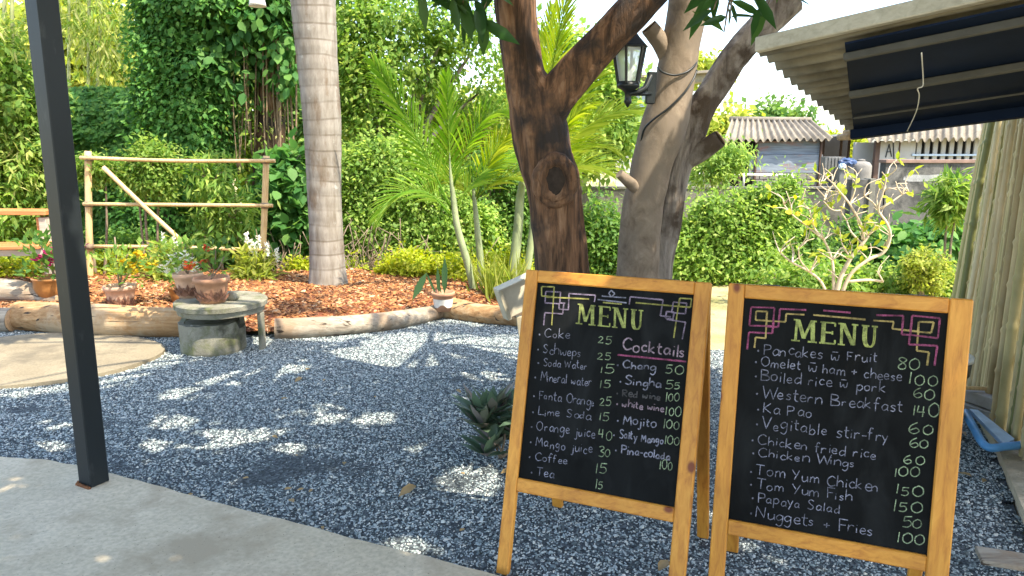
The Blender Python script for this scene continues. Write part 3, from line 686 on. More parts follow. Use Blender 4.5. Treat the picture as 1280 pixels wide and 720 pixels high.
# ------------------------------------------------------------------ trees
def bark_tube(mb, pts, n=26, amp=.06, vs=.35, step=9, knot=None, flute=0, seed=0, rough=.05):
    """pts: (u, v, halfwidth px, Y)"""
    P = spline([np.append(at(u, v, Y), h*Y/FPX) for u, v, h, Y in pts], step)
    C = P[:, :3]; rr = P[:, 3]
    def fn(t, a, r, c, d):
        q = Vector((d[0]*2.2, d[1]*2.2, c[2]*vs*6+seed)); e = 1+amp*noise.noise(q)+rough*noise.noise(Vector((d[0]*7, d[1]*7, c[2]*vs*9+seed)))
        e += rough*.6*noise.noise(Vector((d[0]*17, d[1]*17, c[2]*vs*25+seed)))
        if rough > .04: e -= 1.1*rough*max(0, 1-abs(noise.noise(Vector((d[0]*4.5+seed, d[1]*4.5, c[2]*1.3))))*7)
        if flute: e += flute*math.sin(3*a+c[2]*1.5)
        if knot:
            for (kp, ks, ka) in knot:
                dq = (c+d*r-kp)*np.array([1.25, 1, .8])
                if ks < 0: e += ka*math.exp(-((math.sqrt((dq**2).sum())+ks)/.022)**2)
                else: e += ka*math.exp(-(dq**2).sum()/ks**2)
        return r*e
    mb.tube(C, rr, n, True, True, fn); return C
# left tree
YL = 4.3
tl = thing('mango_tree', at(702, 420, YL)*[1, 1, 0], 'dark rough forked tree trunk with a knot standing behind the left menu board', 'tree')
mb = MB(); kp = at(693, 222, YL)+np.array([0, -.14, 0])
kn = [(kp, .13, .24), (at(650, 160, YL), .12, .08)]
bark_tube(mb, [(706, 530, 44, YL), (703, 430, 38, YL), (701, 330, 34, YL), (695, 272, 33, YL), (690, 230, 34, YL), (681, 200, 33, YL), (675, 160, 33, YL), (668, 128, 31, YL), (656, 95, 25, YL), (650, 55, 24, YL), (644, 0, 24, YL), (640, -60, 22, YL), (640, -180, 20, YL)], 60, .07, .3, 16, kn, .02, 1.3, .07)
bark_tube(mb, [(676, 160, 24, YL), (694, 122, 25, YL-.02), (715, 97, 24, YL-.03), (742, 66, 23, YL-.05), (770, 36, 22, YL-.08), (802, 3, 22, YL-.1), (850, -50, 19, YL-.1), (900, -130, 16, YL-.1)], 44, .06, .3, 14, None, 0, 4.1, .06)
mb.build('trunk', M['bark_dark'], tl)
ck = at(692, 224, YL)+np.array([0, -.2, 0])
def loop(rx, rz, dy, seed): return [ck+np.array([rx*math.cos(a)*(1+.18*noise.noise(Vector((math.cos(a)*2, math.sin(a)*2, seed)))), dy+.35*rx*rx*0+.05*(1-abs(math.sin(a)))**2*0, rz*math.sin(a)*(1+.15*noise.noise(Vector((math.cos(a), math.sin(a)*2, seed+4))))]) for a in np.linspace(0, 2*math.pi, 33)]
for q_, (rx, rz, dy, th_) in enumerate(((.092, .12, .035, .034), (.066, .094, .008, .022))):
    MB().tube(loop(rx, rz, dy, q_), [th_*(1+.35*noise.noise(Vector((k*.6, q_, 2)))) for k in range(33)], 12, False, True, lambda t_, a, r, c, d: r*(1+.3*noise.noise(Vector(c*28)))).build('knot_ring', M['bark_dark'], tl)
mb = MB(); q_ = loop(.062, .09, .0, 3)[:-1]; mb.add([ck+[.008, -.012, .01]]+q_, [(0, (k+1) % 32+1, k+1) for k in range(32)], True); mb.build('knot_hole', M['knot_dark'], tl)
# right tree
YR = 4.5
trr = thing('forked_tree', at(805, 420, YR)*[1, 1, 0], 'tree with a smooth brown stem and a grey cut limb, carrying the lantern', 'tree')
mb = MB()
bark_tube(mb, [(800, 520, 36, YR), (798, 420, 31, YR), (797, 340, 27, YR), (803, 262, 25, YR), (810, 230, 24.5, YR), (816, 200, 25, YR), (829, 160, 28, YR), (839, 120, 25, YR), (846, 85, 23.5, YR), (851, 55, 23, YR), (857, 25, 23.5, YR), (862, 0, 25, YR), (866, -60, 23, YR), (860, -170, 18, YR)], 28, .035, .6, 9, [(at(800, 240, YR), .12, .06)], 0, 8.8, .02)
bark_tube(mb, [(796, 236, 8, YR-.06), (784, 226, 7, YR-.1), (774, 217, 6, YR-.12)], 12, .1, .6, 5)
bark_tube(mb, [(845, 92, 12, YR), (834, 68, 11.5, YR-.01), (822, 48, 11, YR-.02), (811, 34, 10.5, YR-.03)], 16, .06, .6, 6)
mb.build('trunk', M['bark_smooth'], trr)
mb = MB(); YG = YR+.12
bark_tube(mb, [(822, 460, 20, YG), (822, 340, 18, YG), (832, 290, 18, YG), (838, 258, 17, YG), (843, 230, 16, YG), (851, 200, 16, YG), (863, 170, 17, YG), (876, 135, 17, YG), (893, 110, 17, YG), (917, 73, 17, YG), (944, 42, 17, YG), (968, 18, 18.5, YG), (988, -2, 19, YG)], 48, .08, .3, 14, None, .03, 2.2, .08)
bark_tube(mb, [(858, 200, 12, YG), (876, 189, 12, YG-.04), (899, 173, 11, YG-.08)], 14, .08, .4, 6, seed=5)
mb.build('limb', M['bark_grey'], trr)
for (u, v, Y, d, r) in ((811, 33.4, YR-.03, (-11, -14), 10), (899.6, 172.6, YG-.08, (23, -16), 10), (988.5, -2.5, YG, (20, -20), 17.5)):
    p = at(u, v, Y); q = unit(at(u+d[0], v+d[1], Y)-p); MB().tube([p, p+q*.006], r*Y/FPX, 16).build('sawn_face', M['cut_wood'], trr)
# canopy of the two trees: shades the yard; gaps let the sun reach the patches the photograph shows
PATCH = [(545, 440, 105, 20), (600, 452, 45, 22), (480, 447, 50, 13), (592, 600, 38, 22), (560, 628, 30, 10), (505, 680, 40, 9), (525, 690, 30, 8), (215, 530, 22, 8), (240, 552, 50, 6), (200, 556, 22, 7), (275, 548, 28, 6), (330, 545, 20, 5), (75, 530, 18, 6), (60, 560, 20, 5), (300, 474, 40, 6), (345, 462, 25, 5),
         (235, 492, 30, 5), (130, 705, 14, 6), (192, 712, 14, 5), (170, 702, 8, 3), (10, 619, 16, 5), (15, 601, 14, 4), (380, 706, 14, 4), (440, 712, 10, 4), (118, 612, 18, 6), (350, 690, 8, 3), (10, 680, 12, 6), (245, 642, 14, 4), (290, 603, 26, 4), (475, 524, 24, 6), (410, 525, 20, 5), (360, 560, 18, 4), (60, 455, 150, 28), (30, 480, 80, 14), (312, 425, 22, 14), (290, 470, 20, 4), (290, 420, 10, 25), (20, 705, 16, 6), (225, 705, 30, 6),
         (930, 560, 16, 6), (1000, 600, 10, 4), (1235, 620, 30, 8), (1210, 590, 20, 6), (120, 480, 30, 4), (420, 600, 10, 3), (520, 560, 12, 3), (100, 400, 110, 10), (180, 405, 40, 14), (470, 395, 60, 12), (600, 395, 40, 10), (400, 415, 50, 8), (880, 420, 60, 40), (640, 430, 30, 10)]
PG = []
for u, v, ru, rv in PATCH:
    g0 = gnd(u, v); PG.append((g0[0], g0[1], np.linalg.norm(gnd(u+ru, v)-g0), abs(gnd(u, v-rv)[1]-gnd(u, v+rv)[1])/2))
def keep(P):
    gx = P[:, 0]-S[0]/S[2]*P[:, 2]; gy = P[:, 1]-S[1]/S[2]*P[:, 2]; k = np.ones(len(P), bool)
    wob = np.array([noise.noise(Vector((x*5, y*5, 0))) for x, y in zip(gx, gy)])
    for x, y, rx, ry in PG: mg = min(.06, .01+.2*rx) if y > 3.4 or x > -.1 else .0; k &= ((gx-x)/(rx+mg))**2+((gy-y)/(ry+mg))**2 > 1+.6*wob
    return k
cells = []
for gx_ in np.arange(-2.9, 5.3, .82):
    for gy_ in np.arange(-1.5, 5.5, .78):
        if gx_ > 4.0 and gy_ > 2.6: continue
        cells.append(np.array([gx_+rng.uniform(-.25, .25), gy_+rng.uniform(-.25, .25), rng.uniform(3.5, 4.4)]))
for gx_ in np.arange(-3.6, .9, .9):      # extra unseen leaf cells added toward the sun to shade the patio
    for gy_ in np.arange(1.5, 3.7, .7):
        cells.append(np.array([gx_+rng.uniform(-.2, .2)+S[0]/S[2]*3.9, gy_+rng.uniform(-.2, .2)+S[1]/S[2]*3.9, rng.uniform(3.7, 4.3)]))
def canopy(parent, root, mine):
    ells = []; mbt = MB(); root = np.array([root[0], root[1], 3.2])
    for e in cells:
        if not mine(e): continue
        if len(ells) % 4 == 0: mbt.tube(spline([root, (root+e)/2+np.array([0, 0, .5]), e+[0, 0, .3]], 5), np.linspace(.035, .006, 11), 6)
        ells.append((e, (.68, .64, .36), 40))
    mbt.build('branch', M['twig'], parent)
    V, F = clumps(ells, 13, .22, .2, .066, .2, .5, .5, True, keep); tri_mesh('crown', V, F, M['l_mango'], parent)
canopy(tl, at(640, -120, YL), lambda e: e[0] < 1.2)
canopy(trr, at(862, -120, YR), lambda e: e[0] >= 1.2)
# leafy sprays that hang into the picture
def spray_px(parent, pts, Y, nl, L, W, spread, mat, twig=True, name='leafy_spray'):
    P = []; D = []; mbs = []
    for (u0, v0, u1, v1) in pts:
        mb = MB(); mbs.append(mb); a_ = at(u0, v0, Y); b_ = at(u1, v1, Y-.1); C = spline([a_, (a_+b_)/2+[0, 0, .05], b_], 6); mb.tube(C, np.linspace(.008, .003, len(C)), 5)
        for k in range(nl):
            q = C[int((.3+.7*k/max(1, nl-1))*(len(C)-1))]; P.append(q); D.append(unit(b_-a_)*.5+rng.normal(size=3)*spread+np.array([0, 0, -.5]))
    P = np.array(P); D = np.array(D); N = rand_unit(len(P))*.5+np.array([0, -.8, .5]); s_ = .6+.6*rng.random(len(P))
    V, F = leaf_arrays(P, D, N, L*s_, W*s_, True, .1); o = tri_mesh(name, V, F, mat, parent)
    for mb in mbs: mb.build('twig', M['twig'], o)
    return o
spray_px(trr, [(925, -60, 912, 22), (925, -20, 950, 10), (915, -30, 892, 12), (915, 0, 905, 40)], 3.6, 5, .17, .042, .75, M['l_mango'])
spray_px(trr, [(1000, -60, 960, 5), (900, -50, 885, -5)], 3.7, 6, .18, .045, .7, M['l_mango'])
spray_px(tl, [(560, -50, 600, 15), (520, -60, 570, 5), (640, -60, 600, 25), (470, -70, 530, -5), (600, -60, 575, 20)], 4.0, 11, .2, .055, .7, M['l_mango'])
# lantern on the tree
YA = 4.36
lan = thing('tree_lantern', at(815, 108, YA), 'black iron lantern with frosted glass mounted on the smooth tree stem', 'lantern')
cL = at(786, 78, YA); k_ = YA/FPX
def hexring(c, r, z, n=6, rot=.2): return [np.array([c[0]+r*math.cos(2*math.pi*i/n+rot), c[1]+r*math.sin(2*math.pi*i/n+rot), c[2]+z]) for i in range(n)]
zt_, zb_ = 18*k_, -24*k_; rt_, rb_ = 20.5*k_, 13*k_
mb = MB()
A_ = hexring(cL, rt_, zt_); B_ = hexring(cL, rb_, zb_)
for i in range(6): mb.bar(B_[i], A_[i], .014, .014)
for Rg in (A_, B_):
    for i in range(6): mb.bar(Rg[i], Rg[(i+1) % 6], .016, .016)
mb.build('cage', M['black_iron'], lan)
mb = MB(); A2 = hexring(cL, rt_*.93, zt_); B2 = hexring(cL, rb_*.93, zb_)
mb.add(B2+A2, [(i, (i+1) % 6, 6+(i+1) % 6, 6+i) for i in range(6)]); mb.build('glass', M['glass'], lan)
mb = MB()
for (r0, z0, r1, z1) in ((25*k_, 18*k_, 13*k_, 30*k_), (13*k_, 30*k_, 9*k_, 35*k_), (9*k_, 35*k_, 2*k_, 38*k_)):
    a_, b_ = hexring(cL, r0, z0), hexring(cL, r1, z1); mb.add(a_+b_, [(i, (i+1) % 6, 6+(i+1) % 6, 6+i) for i in range(6)])
mb.add(hexring(cL, 25*k_, 18*k_), [tuple(range(6))]); mb.build('lantern_roof', M['black_iron'], lan)
mb = MB().lathe([(14*k_, -24*k_), (14*k_, -29*k_), (7*k_, -33*k_), (4*k_, -36*k_), (4*k_, -43*k_), (5*k_, -46*k_), (2*k_, -51*k_), (.3*k_, -53*k_)][::-1], cL, 12); mb.build('finial', M['black_iron'], lan)
cA = cL+np.array([0, 0, -37*k_])
P = spline([cA, at(797, 115, YA), at(806, 110, YA+.01), at(811, 100, YA+.03), at(815, 92, YA+.05)], 6); mb = MB().tube(P, np.linspace(.014, .02, len(P)), 8)
mb.tube([cA, at(814, 117, YA+.03)], .012, 8); mb.build('arm', M['black_iron'], lan)
MB().bar(at(815, 90, YA+.05), at(812, 130, YA+.05), .05, .05, (0, 1, 0)).build('wall_plate', M['black_iron'], lan)
# cable round the stem
mb = MB(); P = spline([at(*q) for q in ((822, 84, 4.42), (828, 90, 4.385), (843, 94, 4.375), (858, 90, 4.385), (868, 82, 4.42), (871, 76, 4.47))], 6); mb.tube(P, .006, 6)
P = spline([at(*q) for q in ((871, 88, 4.46), (866, 100, 4.42), (855, 116, 4.385), (836, 135, 4.365), (816, 150, 4.385), (805, 162, 4.42), (801, 180, 4.45), (800, 190, 4.47))], 6); mb.tube(P, .006, 6)
tag(mb.build('power_cable', M['black_iron']), 'thin black cable wound round the smooth tree stem beside the lantern', 'cable')

# royal palm
YP = 7.73
rp = thing('royal_palm', gnd(410, 371), 'thick pale grey palm trunk with ring scars rising from the mulch', 'palm tree')
mb = MB(); pts = [(411, 376, 24), (410, 362, 22.5), (408, 300, 21), (405, 235, 20.5), (403, 160, 22.5), (397, 80, 23.8), (391, 0, 26), (386, -80, 27), (382, -200, 25), (374, -600, 23), (366, -1250, 20), (363, -1500, 10)]
P = spline([np.append(at(u, v, YP), r*YP/FPX) for u, v, r in pts], 14)
def fnp(t, a, r, c, d):
    z = c[2]; ph = (z*2.35*20/ (2*math.pi)) % 1.0
    ph = (z*6.2+.5*noise.noise(Vector((z*2, 0, 7)))) % 1.0; fl = .16*math.exp(-max(0, z-.08)/.12)*(1+.5*math.sin(7*a)+.4*math.sin(13*a+1)); return r*(1+fl+.018*noise.noise(Vector((d[0]*2, d[1]*2, z*2)))+.02*(1-ph)+.014*noise.noise(Vector((d[0]*8, d[1]*8, z*12))))
mb.tube(P[:, :3], P[:, 3], 36, True, True, fnp); mb.build('trunk', M['palm_trunk'], rp)
topc = P[-1, :3]
for k in range(11):
    a = 2*math.pi*k/11+.3; e = topc+np.array([math.cos(a)*2.4, math.sin(a)*2.4, -.5+.9*math.sin(k*2.3)]); (V, F), fm = frond(topc, e, .9, 46, .55, .04)
    V2, F2 = mb_tri(fm); tri_mesh('frond', *cat((V, F), (V2, F2)), M['l_palm'], rp)
# ------------------------------------------------------------------ areca palms
def areca(name, label, stemlist, fronds, Y, mat, group='feathery palms in the garden', lw=.019, ll=.42, pale=True):
    b0 = at(stemlist[0][0][0], stemlist[0][0][1], Y); t = thing(name, (b0[0], b0[1], .05), label, 'palm tree', group)
    for st in stemlist:
        P = spline([at(q[0], q[1], Y) for q in st], 10); rr_ = np.interp(np.linspace(0, 1, len(P)), np.linspace(0, 1, len(st)), [q[2]*Y/FPX for q in st])
        MB().tube(P, rr_, 12, True, True, lambda t_, a, r, c, d: r*(1+.06*((c[2]*9) % 1 < .15))).build('stem', M['palm_stem'], t)
    for (u0, v0, u1, v1, sag, dy, nl, l2) in fronds:
        a_ = at(u0, v0, Y); e = at(u1, v1, Y+dy); (V, F), fm = frond(a_, e, sag, nl, l2, lw, upv=(0, -.75, .66)); V2, F2 = mb_tri(fm)
        tri_mesh('frond', *cat((V, F), (V2, F2)), mat, t)
    return t
M['palm_stem'] = plain('pale green palm stem', (.22, .26, .13), .6, .3, 5)
areca('areca_palm', 'bright feather palm with leaning stem left of the dark tree',
      [[(598, 385, 6), (586, 335, 4.8), (572, 285, 4.2), (567, 250, 3.6), (563, 215, 1.6), (562, 190, .5)]],
      [(564, 262, 468, 80, .12, -.2, 40, .5), (565, 260, 558, 96, .02, .1, 34, .4), (566, 235, 652, 165, .8, -.2, 36, .4), (564, 270, 474, 270, .5, -.2, 32, .38), (567, 262, 650, 200, .3, .3, 30, .4)], 7.5, M['l_palm'])
areca('areca_palm', 'second smaller feather palm with a brown sheathed stem beside the leaning palm',
      [[(604, 380, 5), (602, 340, 5), (597, 290, 3.8), (593, 250, 2.6), (590, 220, .6)]],
      [(592, 252, 640, 165, .2, -.1, 28, .4), (593, 252, 670, 235, .35, .1, 28, .36), (594, 255, 545, 232, .3, .1, 26, .32)], 7.7, M['l_palm_y'])
areca('areca_palm', 'yellow green feather palm with pale thick stem behind the dark trunk',
      [[(638, 370, 7), (647, 290, 6), (651, 240, 5), (660, 195, .8)], [(656, 360, 5), (664, 300, 4.4), (668, 250, 3), (672, 215, .6)]],
      [(664, 240, 715, -30, .25, -.2, 46, .5), (664, 238, 780, 60, .45, .2, 44, .46), (665, 240, 800, 140, .5, .1, 44, .44), (665, 242, 782, 228, .45, 0, 40, .4), (663, 240, 740, 130, .3, -.4, 40, .44), (666, 244, 760, 185, .4, .3, 40, .42), (664, 240, 690, 10, .1, .4, 40, .46)], 7.9, M['l_palm_y'])

# ------------------------------------------------------------------ background greenery on the left
# ivy wall
Yv = 10.6
iw = thing('ivy_wall', (at(120, 330, Yv)[0], Yv, 0), 'low garden wall fully smothered in small dark green ivy leaves', 'ivy wall')
x0, x1 = at(20, 200, Yv)[0], at(250, 200, Yv)[0]
MB().box(((x0+x1)/2, Yv+.5, .75), (x1-x0, .2, 2.1)).build('wall_panel', M['mouldy_wall'], iw)
n = 26000; X = rng.uniform(x0-.2, x1+.2, n); Z = rng.uniform(-.1, 1, n)
top = np.array([2.35+.35*noise.noise(Vector((x*.9, 0, 0)))+.35*max(0, (x-x0-1.2)/2) for x in X]); Z = Z*top
bul = np.array([.28*noise.noise(Vector((x*1.3, z*1.3, 2)))+.12*noise.noise(Vector((x*4, z*4, 5))) for x, z in zip(X, Z)])
P = np.stack([X, Yv+.25-bul-rng.random(n)*.15+.5*(Z/top)**6, Z], 1); D = np.stack([rng.normal(size=n)*.7, -.5-rng.random(n)*.5, -.8+rng.normal(size=n)*.5], 1); N = np.stack([rng.normal(size=n)*.3, -np.ones(n), .9*np.ones(n)], 1)
s_ = .6+.7*rng.random(n); V, F = leaf_arrays(P, D, N, .085*s_, .062*s_); tri_mesh('ivy_leaves', V, F, M['l_vine'], iw)
# vine tower
Yt_ = 10.0
vt = thing('vine_covered_tree', (at(255, 330, Yt_)[0], Yt_+.3, 0), 'tall tree trunk wrapped in ivy with dry hanging roots', 'tree')
MB().tube(spline([(at(330, 330, 10.3)[0], 10.3, -.1), (at(338, 150, 10.3)[0], 10.3, 1.9), (at(335, 0, 10.3)[0], 10.3, 3.9)], 6), [.3, .24, .22, .21, .2, .2, .2, .2, .2, .2, .2, .2, .2], 14).build('trunk', M['bark_dark'], vt)
MB().tube(spline([(at(235, 330, 10.4)[0], 10.4, -.1), (at(225, 150, 10.4)[0], 10.4, 1.9), (at(235, 0, 10.4)[0], 10.4, 3.5)], 6), .35, 14).build('trunk', M['bark_dark'], vt)
cx = lambda u, v: at(u, v, Yt_)
V1 = clumps([(cx(228, 60), (.5, .4, .75), 230), (cx(230, 170), (.52, .4, .85), 260), (cx(215, 270), (.55, .4, .8), 220), (cx(255, 5), (.8, .45, .35), 150), (cx(248, 120), (.36, .4, .9), 170), (cx(212, 110), (.3, .4, .6), 110)], 62, .15, .064, .048, .88, .9, .8)
tri_mesh('ivy_leaves', *V1, M['l_vine'], vt)
V1 = clumps([(cx(272, 25), (.55, .4, .5), 90), (cx(275, 85), (.35, .35, .3), 50), (cx(320, 10), (.5, .4, .3), 60), (cx(358, 40), (.2, .3, .8), 50)], 18, .2, .125, .085, .7, .8, .8, True)
tri_mesh('large_leaves', *V1, M['l_bigvine'], vt)
mb = None
for k in range(34):
    u = 272+k*2.9+random.gauss(0, 1.5); Y = 9.75+random.random()*.5; v0 = 25+random.random()*30; v1 = 150+random.random()*70
    P = spline([at(u, v0, Y), at(u+random.gauss(0, 3), (v0+v1)/2, Y), at(u+random.gauss(0, 5), v1, Y)], 5)
    MB().tube(P, .006+.012*random.random(), 5).build('hanging_root', M['dry_root'] if 'dry_root' in M else M.setdefault('dry_root', plain('dry root', (.2, .14, .08), .9, .4, 10)), vt)
V1 = clumps([(cx(318, 130), (.5, .25, .95), 60)], 9, .2, .06, .03, .3, .4, .9); tri_mesh('dry_leaves', *V1, M['l_bamboo'], vt)

# bamboo at the far left
bc = thing('bamboo_clump', (at(10, 330, 9.3)[0], 9.3, 0), 'bright leafy bamboo clump at the left edge behind the bench', 'bamboo')
cb = lambda u, v: at(u, v, 9.3)
for (u0, u1) in ((8, 5), (20, 14), (-12, -20), (30, 46), (-30, -60)):
    MB().tube(spline([at(u0, 340, 9.4), at((u0+u1)/2, 150, 9.4), at(u1, -70, 9.4)], 8), .022, 8).build('culm', M['culm'], bc)
V1 = clumps([(cb(0, 60), (.4, .4, .4), 16), (cb(22, 215), (.35, .3, .55), 60), (cb(-30, 150), (.5, .4, 1.0), 50)], 26, .22, .16, .028, .6, .6, 1.0)
tri_mesh('foliage', *V1, M['l_bamboo'], bc)
V1 = clumps([(cb(10, 120), (.5, .35, .45), 120), (cb(10, 190), (.5, .3, .5), 120), (cb(20, 270), (.5, .3, .55), 130), (cb(-20, 90), (.4, .35, .5), 70)], 34, .16, .085, .045, .75, .6, .6); tri_mesh('inner_leaves', *V1, M['l_bush'], bc)
# slim bamboo in front of the far trees
sb = thing('slim_bamboo', (at(100, 330, 11.6)[0], 11.6, -.6), 'two slim bamboo canes with sparse drooping leaves rising above the ivy wall', 'bamboo')
for (u0, u1) in ((86, 86), (108, 112), (112, 130)):
    MB().tube(spline([at(u0, 300, 11.6), at((u0+u1)/2, 120, 11.6), at(u1, -60, 11.6)], 8), .022, 8).build('culm', M['culm'], sb)
V1 = clumps([(at(125, 40, 11.5), (.5, .3, .7), 34), (at(95, 10, 11.5), (.4, .3, .4), 18), (at(140, 20, 11.5), (.4, .3, .4), 22)], 16, .2, .17, .026, .4, .6, 1.1); tri_mesh('foliage', *V1, M['l_bamboo'], sb)

def tree(name, u, v0, Y, blobs, label, leaf, group, trunk_r=.12, per=36, cr=.35, L=.14, W=.08, shell=.7, zb=-1.3, bark='bark_grey', full=False, cat_='tree'):
    base = at(u, v0, Y); base[2] = zb; t = thing(name, base, label, cat_, group)
    c0 = at(*blobs[0][:2], Y); mb = MB(); mb.tube(spline([base, (base+c0)/2+rng.normal(size=3)*.1, c0], 6), np.linspace(trunk_r, trunk_r*.5, 13), 10)
    fork = (base*.45+c0*.55)
    for q in blobs[1:]:
        e = at(q[0], q[1], Y+(q[5] if len(q) > 5 else 0)); mb.tube(spline([fork, (fork+e)/2+[0, 0, .1], e], 5), np.linspace(trunk_r*.5, trunk_r*.12, 11), 6)
    mb.build('trunk', M[bark], t)
    k = Y/FPX
    ells = [(at(q[0], q[1], Y+(q[5] if len(q) > 5 else 0)), (q[2]*k, min(q[2], 70)*k*.8, q[3]*k), q[4]) for q in blobs]
    V1 = clumps(ells, per, cr, L, W, shell, .7, .5, full); tri_mesh('crown', *V1, M[leaf], t); return t
# far sunny trees
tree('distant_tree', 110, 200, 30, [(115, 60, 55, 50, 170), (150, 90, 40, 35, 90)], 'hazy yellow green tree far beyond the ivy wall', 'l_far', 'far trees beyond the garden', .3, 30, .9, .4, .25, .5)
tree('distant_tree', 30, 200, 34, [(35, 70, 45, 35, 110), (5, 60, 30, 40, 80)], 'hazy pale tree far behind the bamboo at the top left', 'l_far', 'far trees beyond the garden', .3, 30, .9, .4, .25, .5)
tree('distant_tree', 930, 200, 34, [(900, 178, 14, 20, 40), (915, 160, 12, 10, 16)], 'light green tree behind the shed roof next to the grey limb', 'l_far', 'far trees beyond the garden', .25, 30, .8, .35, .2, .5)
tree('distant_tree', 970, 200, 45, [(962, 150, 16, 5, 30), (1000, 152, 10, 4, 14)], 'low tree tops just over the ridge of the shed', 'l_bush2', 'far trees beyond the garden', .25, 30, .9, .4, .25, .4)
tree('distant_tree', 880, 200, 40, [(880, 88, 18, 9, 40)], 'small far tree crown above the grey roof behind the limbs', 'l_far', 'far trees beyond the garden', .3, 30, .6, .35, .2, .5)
# middle trees
tree('garden_tree', 500, 300, 11.5, [(490, 60, 70, 60, 70), (450, 110, 40, 55, 60, -.3), (560, 25, 50, 34, 30), (440, 20, 45, 45, 55), (600, 115, 40, 34, 20, .5), (480, 165, 50, 34, 45), (545, 120, 36, 34, 24, .8), (600, 50, 36, 26, 12), (530, 70, 40, 40, 24)], 'leafy tree with sky gaps behind the grey palm trunk', 'l_bush', None, .12, 56, .26, .09, .052, .55)
tree('garden_tree', 720, 300, 13, [(735, 100, 40, 40, 70), (760, 150, 40, 40, 90), (720, 165, 50, 45, 90), (690, 90, 40, 50, 60)], 'sunny round tree between the dark trunk and the lantern', 'l_light', None, .12, 36, .3, .14, .08, .55)
tree('acacia_tree', 905, 300, 12.5, [(902, 200, 22, 12, 30), (885, 217, 18, 12, 22), (918, 190, 14, 7, 14)], 'small feathery yellow green tree left of the plank shed', 'l_light', None, .05, 44, .2, .1, .03, .4)
tree('backdrop_tree', 330, 300, 17, [(300, 120, 60, 90, 120), (360, 60, 60, 80, 110), (350, 190, 60, 60, 110), (270, 40, 50, 60, 70)], 'dense green tree filling the view behind the hanging roots', 'l_tree', None, .15, 40, .4, .17, .1, .6)
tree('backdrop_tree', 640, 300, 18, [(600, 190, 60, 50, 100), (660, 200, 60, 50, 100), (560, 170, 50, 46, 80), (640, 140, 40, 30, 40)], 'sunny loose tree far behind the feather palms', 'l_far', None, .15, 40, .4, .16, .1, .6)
tree('backdrop_tree', 440, 300, 16, [(420, 190, 50, 70, 110), (470, 240, 60, 50, 110), (410, 100, 30, 60, 60)], 'mid green tree in the gap right of the grey palm trunk', 'l_bush2', None, .15, 40, .35, .15, .09, .6)
# shrubs
def shrub(name, blobs, Y, label, leaf, group='garden shrubs', per=58, cr=.16, L=.06, W=.034, shell=.8, zb=0.0, full=False):
    u = blobs[0][0]; b0 = at(u, 345, Y); b0[2] = zb; t = thing(name, b0, label, 'shrub', group); k = Y/FPX; mb = MB()
    for q in blobs:
        e = at(q[0], q[1], Y); s0 = np.array([b0[0]*.5+e[0]*.5, Y, zb]); mb.tube(spline([s0, (s0+e)/2+rng.normal(size=3)*.04, e], 4), np.linspace(.02, .008, 9), 5)
    for q in blobs:
        c_ = at(q[0], q[1], Y)
        for _ in range(9):
            dd_ = unit(rng.normal(size=3)*[1, .7, .8]+[0, 0, .5]); e = c_+dd_*np.array([q[2], q[2]*.7, q[3]])*k*rng.uniform(.95, 1.25); mb.tube(spline([c_-[0, 0, q[3]*k*.5], (c_+e)/2+rng.normal(size=3)*.03, e], 3), np.linspace(.007, .003, 7), 4)
    mb.build('stem', M['twig'], t)
    V1 = clumps([(at(q[0], q[1], Y), (q[2]*k, q[2]*k*.7, q[3]*k), q[4]) for q in blobs], per, cr, L, W, shell, .8, .4, full); tri_mesh('foliage', *V1, M[leaf], t); return t
shrub('shrub', [(455, 250, 40, 55, 130), (490, 215, 40, 40, 100), (470, 300, 45, 40, 90)], 9.6, 'light green loose shrub right of the grey palm trunk', 'l_light')
shrub('shrub', [(530, 260, 50, 50, 150), (575, 290, 45, 45, 120), (520, 305, 45, 35, 90)], 9.8, 'bright green shrub behind the leaning feather palm', 'l_light')
shrub('shrub', [(615, 250, 42, 55, 120), (640, 300, 40, 45, 100), (670, 270, 40, 40, 80)], 10.2, 'bushy green shrub behind the dark trunk and feather palms', 'l_bush2')
shrub('shrub', [(560, 195, 50, 30, 70), (600, 180, 40, 30, 60), (535, 170, 35, 25, 40)], 12.5, 'straw tinted shrub far behind the leaning feather palm', 'l_far', zb=-1.3)
shrub('shrub', [(748, 298, 28, 36, 80), (762, 332, 32, 32, 80)], 8.6, 'green shrub seen between the two tree trunks', 'l_bush2')
shrub('shrub', [(880, 315, 36, 40, 130), (915, 300, 38, 40, 130), (855, 335, 34, 30, 90), (925, 335, 50, 34, 110), (948, 272, 24, 26, 50), (898, 282, 20, 26, 40), (885, 262, 10, 14, 9), (925, 262, 12, 16, 10), (960, 250, 12, 16, 12), (982, 240, 10, 12, 10), (850, 296, 12, 14, 10), (975, 268, 14, 14, 12)], 8.8, 'broad bright green shrub right of the forked tree', 'l_light')
shrub('shrub', [(975, 312, 36, 34, 100), (990, 338, 40, 34, 80), (995, 285, 20, 18, 34)], 9.3, 'dark green shrub behind the bare frangipani', 'l_bush2')
shrub('shrub', [(1045, 325, 36, 28, 80), (1090, 330, 36, 28, 80), (1075, 296, 20, 14, 34)], 10.2, 'leafy green shrub filling the space behind the bare branches', 'l_bush2')
shrub('climber', [(1140, 316, 40, 16, 90), (1185, 310, 34, 22, 90), (1120, 338, 40, 22, 80), (1180, 345, 34, 30, 80)], 9.4, 'broad-leaved dark green creeper growing up the mouldy wall', 'l_bigvine', 'garden climbers', 22, .16, .13, .085, .8, full=True)
shrub('shrub', [(1188, 243, 18, 16, 30), (1196, 262, 12, 14, 16)], 8.4, 'long-leaved light green plant against the bamboo screen', 'l_bush', per=22, L=.16, W=.035, cr=.12)
